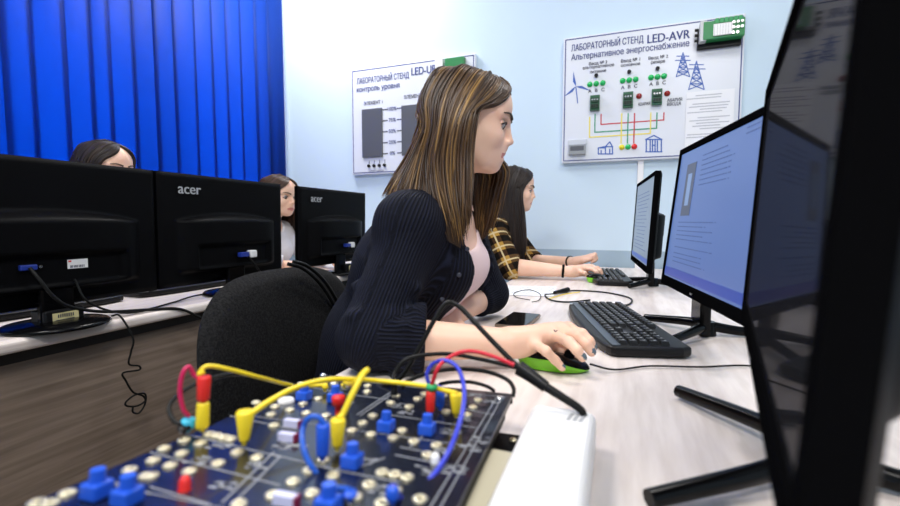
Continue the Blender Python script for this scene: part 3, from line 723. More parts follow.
# electronics at the top right corner
e0 = wb(*pz(498, 100)); gb = MB()
p0, p1 = wb(*pz(440, 140)), wb(*pz(566, 62)); cc = (p0 + p1) / 2; ww, hh = p1.x - p0.x, p1.z - p0.z
put(MB().box(cc + Vector((0, -.012, -.01)), (ww, .020, hh * .95)), 'rail_base', M_blk, t, M, bevel=.003)
put(MB().box(cc + Vector((.01, -.045, .008)), (ww * .92, .05, hh * .80)), 'controller_board', mat('leaf_green_board', (.015, .22, .06), .4), t, M, bevel=.003)
put(MB().box(cc + Vector((.005, -.074, .004)), (ww * .42, .008, hh * .52)), 'controller_cover', M_white, t, M, bevel=.002)
pb = MB()
for k in range(7): pb.box(cc + Vector((-.03 + k * .0115, -.0785, .004)), (.0012, .001, hh * .5))
put(pb, 'cover_groove', M_grey, t, M)
put(MB().box(cc + Vector((-ww * .40, -.045, .01)), (.028, .045, hh * .9)), 'relay', mat('pale_grey_plastic', (.55, .57, .58), .4), t, M, bevel=.002)
tb = MB()
for k in range(6): tb.box(cc + Vector((-.02 + k * .019, -.06, hh * .44)), (.015, .03, .022))
put(tb, 'screw_terminal', mat('mid_green_plastic', (.02, .30, .09), .4), t, M)
tb = MB()
for k in range(8): tb.cyl(cc + Vector((ww * .26 + (k % 3) * .017, -.07, .03 - (k // 3) * .024)), cc + Vector((ww * .26 + (k % 3) * .017, -.078, .03 - (k // 3) * .024)), .0065, n=8)
put(tb, 'screw', M_chrome, t, M)
for k in range(3): put(MB().cyl(cc + Vector((-ww * .5, -.03, .03 - k * .025)), cc + Vector((-ww * .5 - .014, -.03, .03 - k * .025)), .007, n=10), 'gland', M_blk, t, M)
pm = wb(*pz(105, 422)); put(MB().box(pm + Vector((0, -.012, 0)), (.088, .024, .052), 0).box(pm + Vector((0, -.0245, .006)), (.07, .002, .024), 1), 'meter', [mat('meter_grey', (.30, .32, .34), .4), M_dgrey], t, M, bevel=.003)
put(MB().box(pm + Vector((0, -.004, .042)), (.10, .007, .028)), 'meter_cover', mat('clear_grey_plastic', (.62, .65, .70), .2), t, M, bevel=.002)
# paper in a holder on the stand
q = [wb(*pz(412, 261), .004), wb(*pz(547, 261), .004), wb(*pz(545, 440), .004), wb(*pz(405, 440), .004)]
for v_ in q[1:2]: v_.z = q[0].z
q[1].z = q[0].z; q[3].x = q[0].x; q[2].x = q[1].x; q[2].z = q[3].z = 1.33
sheet = MB().prism(q, Vector((0, -.0012, 0))).build('instruction_sheet', M_paper); tag(sheet, 'white sheet of printed text hung on the wall stand, partly behind the lit monitor', 'paper sheet')
tx = MB(); rr = random.Random(9); z = q[0].z - .02
while z > 1.36:
    if rr.random() < .88: tx.box((q[0].x + .025 + rr.uniform(.05, .11), q[0].y - .0016, z), (rr.uniform(.10, .20), .0004, .0045))
    z -= .0135
tx.build('printed_text', mat('soft_grey_print', (.50, .51, .56), .6), sheet)
# --- stand with the two grey level columns
t, M = stand_panel('white wall stand with two grey level columns behind the girl in navy', -1.655, -.812, 1.302, 1.972)
put(wtext('ЛАБОРАТОРНЫЙ СТЕНД', (356.9, 84.3), (409, 84.3), .035, .018), 'lettering', M_navy, t, M)
put(wtext('LED-UR', (411.5, 75.5), (436.5, 75.5), .046, .02), 'lettering', M_navy, t, M)
put(wtext('контроль уровня', (356.9, 92.4), (399.6, 92.4), .031, .022), 'lettering', M_navy, t, M)
put(wtext('ЭЛЕМЕНТ 1', (364, 105.4), (382.6, 105.4), .021), 'lettering', M_ink, t, M); put(wtext('ЭЛЕМЕНТ 2', (404, 99), (424, 99), .021), 'lettering', M_ink, t, M)
a, c = wb(362.5, 110), wb(383, 156.7); d = wb(402, 104); wcol = c.x - a.x; zt, zbm = a.z, c.z
for x in (a.x, d.x): put(MB().box((x + wcol / 2, YB - .006, (zt + zbm) / 2), (wcol, .012, zt - zbm)), 'level_column', M_dgrey, t, M, bevel=.002)
for k in range(5):
    z = zt - .012 - k * (zt - zbm - .03) / 4
    for x in (a.x + wcol + .018, d.x - .018): put(MB().box((x, YB - .0006, z), (.036, .0008, .007)), 'level_mark', M_ink, t, M)
    xm = (a.x + wcol + d.x) / 2
    put(text_mb(['100%', '75%', '50%', '25%', '0%'][k], Vector((xm, YB - .0005, z - .009)), height=.022, align='center', bold=.008), 'lettering', M_navy, t, M)
for k in range(4):
    x = a.x + .045 + k * .038
    put(MB().cyl((x, YB, zbm - .055), (x, YB - .012, zbm - .055), .010, n=10), 'connector', M_blk, t, M)
    put(MB().box((x, YB - .0006, zbm - .030), (.004, .0008, .022)), 'printed_line', M_ink, t, M)
put(text_mb('датчики', Vector((a.x + .10, YB, zbm - .095)), height=.018, align='center'), 'lettering', M_ink, t, M)
put(MB().box((-.93, YB - .018, 1.925), (.12, .036, .055)), 'controller_board', MATS['leaf_green_board'], t, M, bevel=.004)
put(MB().box((-1.03, YB - .015, 1.93), (.05, .03, .06)), 'relay', M_white, t, M, bevel=.003)

# ---------------------------------------------------------------- training board in the foreground
eyv = (RT * ((576 - 450) / FPX) + UPV * ((253 - 265.6) / FPX) + FW).normalized()
exv = Vector((eyv.y, -eyv.x, 0)).normalized(); nv = exv.cross(eyv)
C_br = at(513, 394, z=.797)
def on_board(px, py, h=0.0):
    r = RT * ((px - 450) / FPX) + UPV * ((253 - py) / FPX) + FW
    q0 = C_br + nv * h; return EYE + r * ((q0 - EYE).dot(nv) / r.dot(nv))
def uv(px, py): p = on_board(px, py) - C_br; return p.dot(exv), p.dot(eyv)
BW = -uv(330, 373)[0]; BL = .43
TB = Matrix.Translation(C_br) @ Matrix((exv, eyv, nv)).transposed().to_4x4()
board = empty('training_board', label='dark electronics training board full of gold sockets and patch leads in the foreground', cat='electronics board'); board.matrix_world = TB
MB().box((-BW / 2, -BL / 2, -.001), (BW, BL, .002)).build('circuit_board', M_pcb, board)
fr = MB()
for y in (-.004, -BL + .004): fr.box((-BW / 2, y, -.006), (BW, .004, .008))
for x in (-.004, -BW + .004): fr.box((x, -BL / 2, -.006), (.004, BL - .012, .008))
fr.build('board_rim', M_blk2, board)
MB().box((-BW / 2, -BL / 2, -.021), (BW - .014, BL - .014, .018)).build('case', M_blk2, board, bevel=.003)
for x, y in ((-.02, -.02), (-BW + .02, -.02)): MB().cyl((x, y, -.036), (x, y, -.028), .007, n=12).build('rubber_foot', M_rub, board)
ln = MB()
def silk(p, q, wd=.0011):
    a, c = Vector((*uv(*p), .0002)), Vector((*uv(*q), .0002)); d = c - a; ln.box((a + c) / 2, (d.length, wd, .0002), rot=Matrix.Rotation(math.atan2(d.y, d.x), 3, 'Z'))
uL, uR = -BW + .006, -.006
for a, c in (((180, 433), (280, 457)), ((150, 452.5), (280, 485.5)), ((150, 487), (210, 505)), ((270, 454), (337, 470.5)), ((337, 470.5), (400, 482.5)), ((339, 393), (390, 400)), ((390, 415), (476.6, 428)), ((463.7, 409), (494, 415)), ((100, 478), (150, 494)), ((280, 457), (232, 505)), ((274, 452), (222, 503)), ((356.7, 415), (391, 392)), ((360, 416), (395, 392)), ((300, 385), (339, 393)), ((230, 416), (300, 431)), ((337, 470), (352, 458)), ((395, 455), (455, 467)), ((385, 458), (352, 470)), ((410, 447), (430, 430)), ((400, 447), (440, 455))):
    silk(a, c)
for v_ in (-.012, -.16, -.30): ln.box(((uL + uR) / 2, v_ - .004, .0002), (uR - uL, .0008, .0002))
for u_ in (-.010, -.016): ln.box((u_, -BL / 2, .0002), (.0008, BL - .03, .0002))
rr = random.Random(21)
for cx_, cy_ in ((219, 447), (257, 466), (225, 487), (283, 446), (297, 447), (345, 403), (405, 412), (467, 418), (476, 396), (365, 462), (425, 470), (445, 450), (490, 402), (480, 440), (450, 432), (200, 460), (395, 405), (378, 490), (455, 470), (470, 447)):
    u0, v0 = uv(cx_, cy_)
    for k in range(12): ln.box((u0 + rr.uniform(-.008, .008), v0 + rr.uniform(-.007, .007), .0002), (rr.uniform(.002, .007), rr.choice([.0007, .0012, .002]), .0002))
ln.build('printed_line', M_silk, board)
SK = [(256, 403), (253, 412), (263, 405.5), (275, 407), (271, 415), (274, 426), (184, 440.5), (164, 449), (181.5, 454), (200, 444), (209, 434.5), (216, 436), (223.5, 438), (230.5, 439.5), (237, 453), (256.6, 458.5), (218, 464), (153, 461), (170, 466), (189, 472), (150.7, 476.5), (238.6, 505), (273, 496), (67, 494), (129.6, 470.5), (146, 476.5), (37, 503.5), (50, 504), (303, 404), (289.5, 410.5), (306, 413.5), (326, 416), (367.5, 386), (367, 392), (372.6, 416), (362.4, 423.5), (390.6, 403), (396, 396), (352, 431), (417.4, 399), (409, 407), (443.4, 396), (424, 394), (478, 400.4), (473, 407.7), (467, 415), (446, 412), (402, 431), (393, 438), (414, 442), (436.5, 446), (427.5, 455.5), (394.5, 475), (407, 478), (395, 491), (371, 435), (309, 471), (293, 482.5), (333, 476.5), (382, 473), (369, 485.5), (355, 498), (382, 504), (323, 461), (318, 399), (334, 384), (345, 387), (301, 384), (420, 500), (312, 494)]
ring = [(.0019, .0002), (.0019, .0014), (.0023, .0018), (.0044, .0018), (.0050, .0013), (.0050, .0001)]
s0 = None
for px, py in SK:
    u_, v_ = uv(px, py)
    if s0 is None: s0 = MB().lathe((0, 0, 0), ring, n=18).build('socket', M_tin, board); o = s0
    else: o = s0.copy(); COL.objects.link(o)
    o.location = (u_, v_, 0)
k0 = None
for px, py in ((304, 400), (335, 402), (386, 431), (427, 434), (352, 467), (328, 513), (97, 497), (127, 504)):
    u_, v_ = uv(px, py)
    if k0 is None:
        k0 = MB().box((0, 0, .0050), (.0135, .0135, .010)).build('trimmer_knob', M_blue, board, bevel=.0015); kt = MB().cyl((0, 0, .010), (0, 0, .0175), .0048, .0042, n=16).build('knob_cap', M_blue, k0, bevel=.0008); o = k0
    else: o = copy_tree(k0)
    o.location = (u_, v_, 0)
for px, py in ((292, 427), (287, 441), (285, 505)):
    u_, v_ = uv(px, py); MB().box((0, 0, .0035), (.015, .006, .007), 0).box((.0085, 0, .0035), (.002, .0062, .0072), 1).build('relay', [M_lav, mat('maroon_plastic', (.20, .01, .05), .4)], board, bevel=.0006).location = (u_, v_, 0)
u_, v_ = uv(338, 414); MB().lathe((u_, v_, 0), [(.003, 0), (.003, .008), (.006, .009), (.0068, .016), (.006, .018), (0, .0185)], n=18).build('red_push_button', M_red, board)
u_, v_ = uv(286, 402); MB().lathe((u_, v_, 0), [(.0085, 0), (.0085, .003), (.006, .0045), (0, .005)], n=18).build('buzzer', M_white, board)
u_, v_ = uv(184.5, 490); MB().lathe((u_, v_, 0), [(.004, 0), (.0036, .001), (.0036, .006), (.002, .009), (0, .0095)], n=14).build('red_light', M_red, board)
u_, v_ = uv(435, 463); MB().lathe((u_, v_, 0), [(.0035, 0), (.0035, .005), (.002, .0075), (0, .008)], n=14).build('clear_light', M_white, board)
for px, py in ((500, 399), (327, 374)):
    u_, v_ = uv(px, py); MB().lathe((u_ , min(v_, -.006), 0), [(.0045, .0002), (.0045, .0018), (.003, .003), (0, .0032)], n=14).build('corner_screw', M_chrome, board)
pil = MB().box((0, 0, 0), (.20, .045, .034)); o = pil.build('board_support', M_blk2, bevel=.004); q0 = TB @ Vector((-BW / 2, -.385, -.030)); o.location = (q0.x, q0.y, .751 + .017); o.rotation_euler.z = math.radians(5)
tag(o, 'black block propping up the near end of the training board', 'support block')
# lower base board peeping out at the right
bb = MB().box((0, 0, 0), (.085, .19, .008)); o = bb.build('spare_circuit_board', M_blk2, bevel=.001); q0 = at(503, 440, z=.756); o.matrix_world = Matrix.Translation((-.1325, .39, .7555)) @ RZ(4).to_4x4()
tag(o, 'dark grey circuit board lying on the desk under the right edge of the training board', 'circuit board')
for x, y in ((.034, .08), (.034, -.02)): MB().lathe((x, y, .004), [(.004, 0), (.004, .0015), (.0015, .002)], n=12).build('mounting_screw', M_tin, o)

# patch leads: a plug stands in a socket, the lead arcs to the next plug
def plug_mb(u_, v_, z0, h, r0, r1): return MB().lathe((u_, v_, z0), [(.0018, -.001), (.0018, .002), (r0 * .85, .002), (r0, .004), (r1, h - .002), (r1 * .85, h), (0, h)], n=16)
def lead(name, label, m, plugs, pts, r, wire=None, group='patch leads on the training board'):
    """plugs: (px, py of the socket, height, foot radius, top radius, material, lift); pts: world points of the lead."""
    t = empty(name, label=label, cat='patch lead', group=group); t.matrix_world = TB
    for px, py, h, r0, r1, pm, lift in plugs:
        u_, v_ = uv(px, py); plug_mb(u_, v_, .003 + lift, h, r0, r1).build('plug', pm, t)
    MB().tube(pts, r, n=8, per=8).build('wire', wire or m, t, M=TB.inverted())
    return t
def top(px, py, h, lift=0): u_, v_ = uv(px, py); return TB @ Vector((u_, v_, .003 + lift + h))
def dp(px, py, d): return at(px, py, d=d)
dd = lambda p: (p - EYE).dot(FW)
p1 = top(202, 434, .024); e1 = top(325, 393, .006)
lead('yellow_patch_lead', 'yellow lead from the stacked red and yellow plug along the far edge of the board', M_yel, [(202, 434, .024, .0056, .0052, M_yel, 0), (325, 393, .008, .004, .003, M_yel, 0)],
     [top(202, 434, .050), dp(199, 374, dd(p1)), dp(208, 366, dd(p1) + .005), dp(232, 370, dd(p1) + .02), dp(262, 378, dd(p1) + .05), dp(296, 386, dd(e1)), e1], .0019)
lead('red_patch_lead', 'short magenta red lead looping from the red stacked plug to a cyan plug', M_mag, [(202, 434, .023, .0050, .0056, M_red, .0235), (188, 434, .010, .0060, .0060, M_cyan, 0)],
     [top(202, 434, .046), dp(195, 376, dd(p1)), dp(189, 367, dd(p1) - .004), dp(183, 373, dd(p1) - .008), dp(180, 390, dd(p1) - .008), dp(183, 408, dd(p1) - .006), top(188, 434, .012)], .0019)
lead('black_patch_lead', 'thin black lead curling left behind the stacked red and yellow plug', M_rub, [(184, 436, .006, .0055, .0055, M_blk, 0), (302, 396, .006, .004, .003, M_blk, 0)],
     [top(184, 436, .006), dp(174, 421, dd(p1) - .004), dp(169, 408, dd(p1) + .004), dp(176, 397, dd(p1) + .012), dp(192, 386, dd(p1) + .02), dp(212, 378, dd(p1) + .03), dp(240, 374, dd(p1) + .05), dp(275, 380, dd(e1)), top(302, 396, .006)], .0019)
p2 = top(244, 447, .026); e2 = top(455, 418, .024)
lead('yellow_patch_lead', 'long yellow lead arching over the board between two tall yellow plugs', M_yel, [(244, 447, .026, .0042, .0072, M_yel, 0), (456, 419, .022, .0042, .0068, M_yel, 0)],
     [p2, dp(250, 414, dd(p2)), dp(270, 401, dd(p2) + .02), dp(300, 386, dd(p2) + .05), dp(335, 379, dd(p2) + .07), dp(380, 381, dd(e2) + .03), dp(425, 386, dd(e2) + .01), dp(447, 391, dd(e2)), top(456, 419, .022)], .0025)
p3 = top(337, 453, .022)
lead('yellow_patch_lead', 'yellow lead rising steeply from its plug beside the blue plug in the board middle', M_yel, [(337, 453, .024, .0042, .0062, M_yel, 0), (344, 390, .005, .004, .003, M_yel, 0)],
     [top(337, 453, .024), dp(343, 414, dd(p3) + .004), dp(352, 395, dd(p3) + .01), dp(362, 376, dd(p3) + .02), dp(367, 370, dd(p3) + .03), dp(362, 374, dd(p3) + .06), dp(353, 384, dd(p3) + .08), top(344, 390, .005)], .0025)
p4 = top(430, 418, .024)
lead('red_patch_lead', 'red lead rising from the red plug with a green cap to the black cable joint', M_red, [(430, 417, .022, .0042, .0046, M_red, 0), (431, 417, .007, .0060, .0058, M_grn, .022)],
     [top(431, 417, .029), dp(438, 368, dd(p4)), dp(447, 359, dd(p4) + .01), dp(460, 352.5, dd(p4) + .02), dp(474, 351.5, dd(p4) + .02), dp(492, 356, dd(p4) + .01), dp(514, 365, dd(p4))], .0021, wire=mat('crimson_wire', (.60, .01, .03), .4))
p5 = top(440, 413, .024)
lead('blue_patch_lead', 'violet blue lead looping from beside the green capped plug to the near edge', M_bwire, [(440, 412, .022, .0042, .0046, M_blue, 0), (392, 508, .010, .0045, .004, M_blue, 0)],
     [top(440, 412, .022), dp(430, 384, dd(p5)), dp(427, 374, dd(p5)), dp(433, 364, dd(p5)), dp(445, 360.5, dd(p5) - .01), dp(457, 367, dd(p5) - .02), dp(463, 382, dd(p5) - .04), dp(464, 402, dd(p5) - .06), dp(459, 425, dd(p5) - .085), dp(447, 455, dd(p5) - .11), dp(428, 482, dd(p5) - .14), dp(405, 500, dd(p5) - .16), top(392, 508, .010)], .0021)
p6 = top(322, 463, .022)
lead('blue_patch_lead', 'blue lead circling round the blue plug beside the steep yellow lead', M_bwire, [(322, 463, .026, .0045, .0052, M_blue, 0), (350, 505, .006, .0045, .004, M_blue, 0)],
     [top(322, 463, .026), dp(324, 424, dd(p6)), dp(318, 417, dd(p6)), dp(309, 418, dd(p6)), dp(303, 428, dd(p6)), dp(303, 446, dd(p6) - .01), dp(310, 464, dd(p6) - .015), dp(326, 484, dd(p6) - .02), top(350, 505, .006)], .0021, wire=mat('sky_blue_wire', (.01, .10, .55), .3))
# black leads behind the board and the thick cable with a strain relief
def zd(px, py, z): return at(px, py, z=z)
jz = .785; J = dp(519, 368, .50)
t = tag(MB().tube([dp(377, 388, .55), dp(400, 378, .545), dp(417, 352, .545), dp(432, 324, .55), dp(443, 306, .555), dp(451, 302.5, .555), dp(462, 309, .55), dp(480, 328, .53), dp(500, 349, .515), J], .0030, n=10).build('thick_cable', M_rub), 'thick black cable bent into a tall peak before the arm in navy', 'cable')
MB().tube([J, dp(531, 376, .493), dp(546, 387, .485)], lambda u: .0085 - .0022 * u, n=12).build('strain_relief', M_blk, t)
MB().tube([dp(546, 387, .485), dp(562, 397, .478), dp(580, 409, .470), dp(584, 416, .466)], lambda u: .0050 - .0012 * u, n=10).build('tail', M_rub, t)
cable('black_lead', [top(394, 398, .012), dp(393, 384, .50), dp(394, 374, .515), dp(404, 361, .52), dp(420, 355.5, .525), dp(450, 354, .525), dp(484, 360, .515), J], .0024, M_rub, 'black lead arching from the back edge of the board to the cable joint', group='black leads behind the training board')
cable('black_lead', [top(402, 394, .004), dp(408, 381, .515), dp(430, 372.5, .53), dp(458, 369, .53), dp(486, 371.5, .52), dp(506, 379, .51), dp(513.5, 388, .50), dp(513, 397, .495)], .0024, M_rub, 'black lead arching over to the right back corner of the board', group='black leads behind the training board')
cable('black_lead', [top(440, 389, .003), dp(452, 382, .52), dp(470, 382, .525), dp(486, 386, .515), top(494, 396, .003)], .0022, M_rub, 'short low black lead along the back edge of the board', group='black leads behind the training board')
pgs = MB().cyl(top(394, 398, .001), top(394, 398, .014), .0042, .0034, n=12).build('lead_plug', M_blk); tag(pgs, 'small black plug standing at the back edge of the board', 'plug')

# white adapter and cream block beside the board
t = empty('power_adapter', (-.0525, .36, .751), RZ(0), 'long white plastic adapter lying on the desk beside the training board', 'power adapter')
MB().box((0, 0, .0245), (.068, .262, .047)).build('case', M_white, t, bevel=.010, seg=4)
lg = MB()
for k in range(3): lg.prism([Vector((.006 + k * .006, .096, .0482)), Vector((.0095 + k * .006, .096, .0482)), Vector((.0125 + k * .006, .113, .0482)), Vector((.009 + k * .006, .113, .0482))], Vector((0, 0, .0004)))
lg.build('logo', M_grey, t)
o = MB().box((0, 0, 0), (.025, .125, .016)).build('cream_block', M_cream, bevel=.003); o.location = (-.1015, .356, .7680); tag(o, 'cream plastic block between the training board and the white adapter', 'block')

# ---------------------------------------------------------------- clutter on the window side desk
t = empty('mains_adapter', (-1.255, .665, .751), RZ(4), 'black mains adapter with a yellowish label beside the leftmost monitor', 'mains adapter')
MB().box((0, 0, .021), (.05, .085, .040)).build('case', M_blk, t, bevel=.005, seg=3)
lb = MB().box((.0255, 0, .020), (.0008, .056, .027), 0)
for k in range(8): lb.box((.0262, -.016 + k * .0045, .026), (.0006, .0024, .008), 1)
for k in range(2): lb.box((.0262, -.002, .0165 - k * .005), (.0006, .040, .002), 1)
lb.build('label_sticker', [mat('pale_yellow_label', (.70, .62, .32), .5), M_ink], t)
XC = -1.18
cable('monitor_cable', [(-1.228, .602, .896), (-1.214, .612, .868), (-1.205, .63, .830), (-1.20, .66, .80), (-1.21, .74, .772), (-1.205, .85, .757), (-1.186, .93, .745), (-1.172, 1.00, .70), (-1.175, 1.10, .66), (-1.19, 1.22, .66)], .0040, M_rub, 'black cable dropping from the leftmost monitor over the desk edge to the right')
cable('monitor_cable', [(-1.232, .69, .86), (-1.215, .71, .80), (-1.215, .80, .757), (-1.25, .95, .7555), (-1.30, 1.08, .7555), (-1.27, 1.20, .7555), (-1.21, 1.22, .757), (-1.183, 1.23, .742), (-1.176, 1.23, .70), (-1.19, 1.24, .60)], .0028, M_rub, 'thin black cable curving along the desk below the middle monitor')
hx = lambda px, py: at(px, py, x=-1.168)
cable('hanging_lead', [(-1.215, .76, .757), (-1.19, .765, .757), hx(133, 338), hx(131, 352), hx(129, 364), hx(139, 366), hx(139, 370), hx(123, 373), hx(126, 381), hx(133, 392), hx(143, 396), hx(145, 401), hx(137, 406), hx(127, 406), hx(126, 402), hx(135, 395), hx(145, 394), hx(145, 404), hx(139, 413), hx(133, 412), hx(133, 406)], .0024, M_rub, 'thin black lead hanging in a tangle over the edge of the window side desk')
for i, (y, lbl) in enumerate(((1.235, 'white and blue video plug on a cable behind the middle monitor'), (1.87, 'white and blue video plug on a cable behind the third monitor'))):
    t = empty('video_plug', (-1.222, y, .884 if i == 0 else .884), None, lbl, 'video plug', 'video plugs behind the window row monitors')
    MB().box((0, -.030, 0), (.020, .036, .016)).build('blue_end', M_port, t, bevel=.002)
    MB().box((0, .008, 0), (.022, .030, .026)).build('white_grip', M_white, t, bevel=.004)
    MB().tube([(0, -.012, -.004), (.012, .0, -.03), (.014, .03, -.07), (.0, .05, -.115), (-.02, .05, -.128)], .003, n=8).build('cable', M_rub, t)
o = MB().box((0, 0, .012), (.10, .16, .024)).build('notebook', mat('dark_blue_cover', (.02, .04, .09), .5), bevel=.002); o.location = (-1.30, .425, .751); tag(o, 'dark blue notebook lying under the leftmost monitor', 'notebook')
t = empty('mains_adapter', (-1.235, 1.86, .751), RZ(-8), 'black mains adapter with a small yellow label under the third monitor', 'mains adapter')
MB().box((0, 0, .021), (.045, .07, .040)).build('case', M_blk, t, bevel=.005, seg=3)
MB().box((.0232, .0, .022), (.0008, .030, .026)).build('label_sticker', MATS['pale_yellow_label'], t)
cable('usb_lead', [(-1.235, 1.80, .757), (-1.22, 1.72, .7555), (-1.24, 1.62, .7555), (-1.26, 1.55, .7555), (-1.30, 1.48, .7555)], .0026, M_rub, 'black lead curving under the third monitor')
# ---------------------------------------------------------------- office chairs
def pad(w, h, th, taper, curve, nx=40, nz=40):
    """Upholstered pad in the YZ plane, front towards +X; narrower at the bottom."""
    mb = MB(); g = []
    for side in (1, -1):
        vs = []
        for j in range(nz + 1):
            for i in range(nx + 1):
                a, c = -1 + 2 * i / nx, -1 + 2 * j / nz
                # square to superellipse
                m = max(abs(a), abs(c)); l = (abs(a) ** 3.2 + abs(c) ** 3.2) ** (1 / 3.2); k = m / l if l > 0 else 1
                u, v = a * k, c * k; e = min(1, (abs(u) ** 3.2 + abs(v) ** 3.2))
                ww = w * (1 - taper * (.5 - v / 2)); t = th * (1 - e ** 3) ** .5 if e < 1 else 0
                vs.append((side * t / 2 + curve * (u * u) * .5 - .02 * v * v, u * ww / 2, v * h / 2))
        g.append(vs)
    f = [(j * (nx + 1) + i, j * (nx + 1) + i + 1, (j + 1) * (nx + 1) + i + 1, (j + 1) * (nx + 1) + i) for j in range(nz) for i in range(nx)]
    mb.add(g[0], f, 0, True); mb.add(g[1], [q[::-1] for q in f], 0, True); return mb
def chair(x, y, rz, label, cat='office chair'):
    t = empty('office_chair', (x, y, 0), RZ(rz), label, cat, 'office chairs')
    o = pad(.50, .47, .055, .18, .05).build('backrest', M_fab, t); o.location = (-.215, 0, .662)
    seat = MB().prism([Vector((.22 * math.copysign(abs(math.cos(a)) ** .6, math.cos(a)), .23 * math.copysign(abs(math.sin(a)) ** .6, math.sin(a)), .405)) for a in [2 * PI * k / 40 for k in range(40)]], Vector((0, 0, .055)))
    seat.build('seat', M_fab, t, bevel=.018, seg=3)
    MB().tube([(-.05, 0, .395), (-.20, 0, .39), (-.272, 0, .44), (-.262, 0, .62)], .014, n=8).build('back_support', M_blk, t)
    MB().cyl((0, 0, .10), (0, 0, .40), .026, n=16).cyl((0, 0, .395), (0, 0, .406), .10, n=16).build('gas_column', M_blk, t)
    for k in range(5):
        a = 2 * PI * k / 5; c, s = math.cos(a), math.sin(a)
        l = MB().tube([(0, 0, .10), (.15 * c, .15 * s, .095), (.28 * c, .28 * s, .075)], lambda q: .022 - .008 * q, n=8).build('leg', M_blk, t)
        MB().cyl((.28 * c - s * .02, .28 * s + c * .02, .028), (.28 * c + s * .02, .28 * s - c * .02, .028), .027, n=14).cyl((.28 * c, .28 * s, .05), (.28 * c, .28 * s, .08), .006, n=8).build('caster', M_blk, l)
    return t
chair(-.455, .770, 0, 'black fabric office chair under the girl in the navy cardigan')
# strap over the chair's top corner
sm = MB(); A_ = [at(288, 264, x=-.640), at(302, 268, x=-.632), at(318, 281, x=-.632), at(330, 298, x=-.632), at(340, 318, x=-.632)]
for off in (0, .016): sm.tube([p + Vector((0, off, off * .2)) for p in A_], .0042, n=8)
o = sm.build('bag_strap', M_rub); tag(o, 'black strap hung over the top corner of the office chair', 'strap')

# ---------------------------------------------------------------- people
def head_matrix(nose, yaw, pitch, s=1.0):
    R = Matrix.Rotation(math.radians(yaw), 3, 'Z') @ Matrix.Rotation(math.radians(pitch), 3, 'Y')
    M = (R * s).to_4x4(); M.translation = Vector(nose) - R @ Vector((.1105, 0, -.0225)) * s; return M
def head_prims(M):
    s = M.to_scale().x; R = M.to_3x3().normalized(); P = lambda x, y, z: M @ Vector((x, y, z))
    E = lambda c, r, k: ell(P(*c), [q * s for q in r], k * s, R)
    C = lambda a, b, ra, rb, k: cap(P(*a), P(*b), ra * s, rb * s, k * s)
    pr = [E((-.003, 0, .032), (.085, .074, .080), .02), E((.043, 0, .040), (.054, .062, .058), .02), E((.038, 0, -.024), (.050, .055, .056), .025)]
    for y in (-1, 1):
        pr += [E((.055, y * .036, -.024), (.030, .026, .026), .02), C((-.002, y * .055, -.036), (.052, y * .026, -.071), .017, .014, .03), C((.086, y * .010, .021), (.072, y * .047, .023), .0080, .0060, .012),
               E((-.004, y * .070, -.008), (.016, .006, .028), .004)]
    pr += [E((.0735, 0, -.077), (.0165, .021, .0160), .016), E((.072, 0, -.053), (.020, .027, .022), .018), E((.088, 0, -.035), (.013, .016, .012), .012), C((-.005, 0, -.045), (.045, 0, -.058), .045, .030, .03)]
    pr += [C((.090, 0, .014), (.1010, 0, -.0200), .0066, .0074, .008), E((.1020, 0, -.0225), (.0088, .0080, .0072), .004)]
    for y in (-1, 1): pr += [E((.0945, y * .0095, -.0275), (.0085, .0058, .0056), .005)]
    pr += [C((.0900, -.013, -.0505), (.0900, .013, -.0505), .0048, .0048, .006), C((.0925, -.005, -.0490), (.0925, .005, -.0490), .0040, .0040, .004), C((.0895, -.011, -.0615), (.0895, .011, -.0615), .0056, .0056, .006)]
    sub = [E((.095, y * .031, .005), (.020, .016, .0105), .010) for y in (-1, 1)] + [C((.0970, -.019, -.0560), (.0970, .019, -.0560), .0022, .0022, .004)]
    lid = []
    for y in (-1, 1):
        lid += [E((.0725, y * .031, .0040), (.0135, .0150, .0118), .003)]
    return pr, sub, lid
def eyes(M, parent, down=.35):
    R = M.to_3x3()
    for y in (-1, 1):
        c = M @ Vector((.0735, y * .031, .0035)); s = M.to_scale().x
        mb = MB().ball(c, .0132 * s, 0, 16, 10); gz = (R @ Vector((1, 0, -down))).normalized()
        mb.lathe(c + gz * .0112 * s, [(.0062 * s, 0), (.0058 * s, .0018 * s), (.003 * s, .0026 * s), (0, .0028 * s)], n=14, m=1, axis=gz)
        mb.build('eye', [M_eye, M_iris], parent)
        q = lambda x, yy, z: M @ Vector((x, y * yy, z))
        MB().tube([q(.0835, .0165, .0035), q(.0885, .024, .0082), q(.0885, .032, .0090), q(.0850, .040, .0068), q(.0790, .0475, .0020)], lambda t: .0016 * s, n=6).build('eyelashes', M_lash, parent)
        MB().tube([q(.0985, .012, .0215), q(.0970, .022, .0255), q(.0910, .036, .0280), q(.0790, .050, .0245)], lambda t: (.0034 - .0020 * t) * s, n=6).build('eyebrow', M_brow, parent)
def finger(pts, r0, r1): return [cap(pts[i], pts[i + 1], r0 + (r1 - r0) * i / (len(pts) - 1), r0 + (r1 - r0) * (i + 1) / (len(pts) - 1), .004 if i else .010) for i in range(len(pts) - 1)]
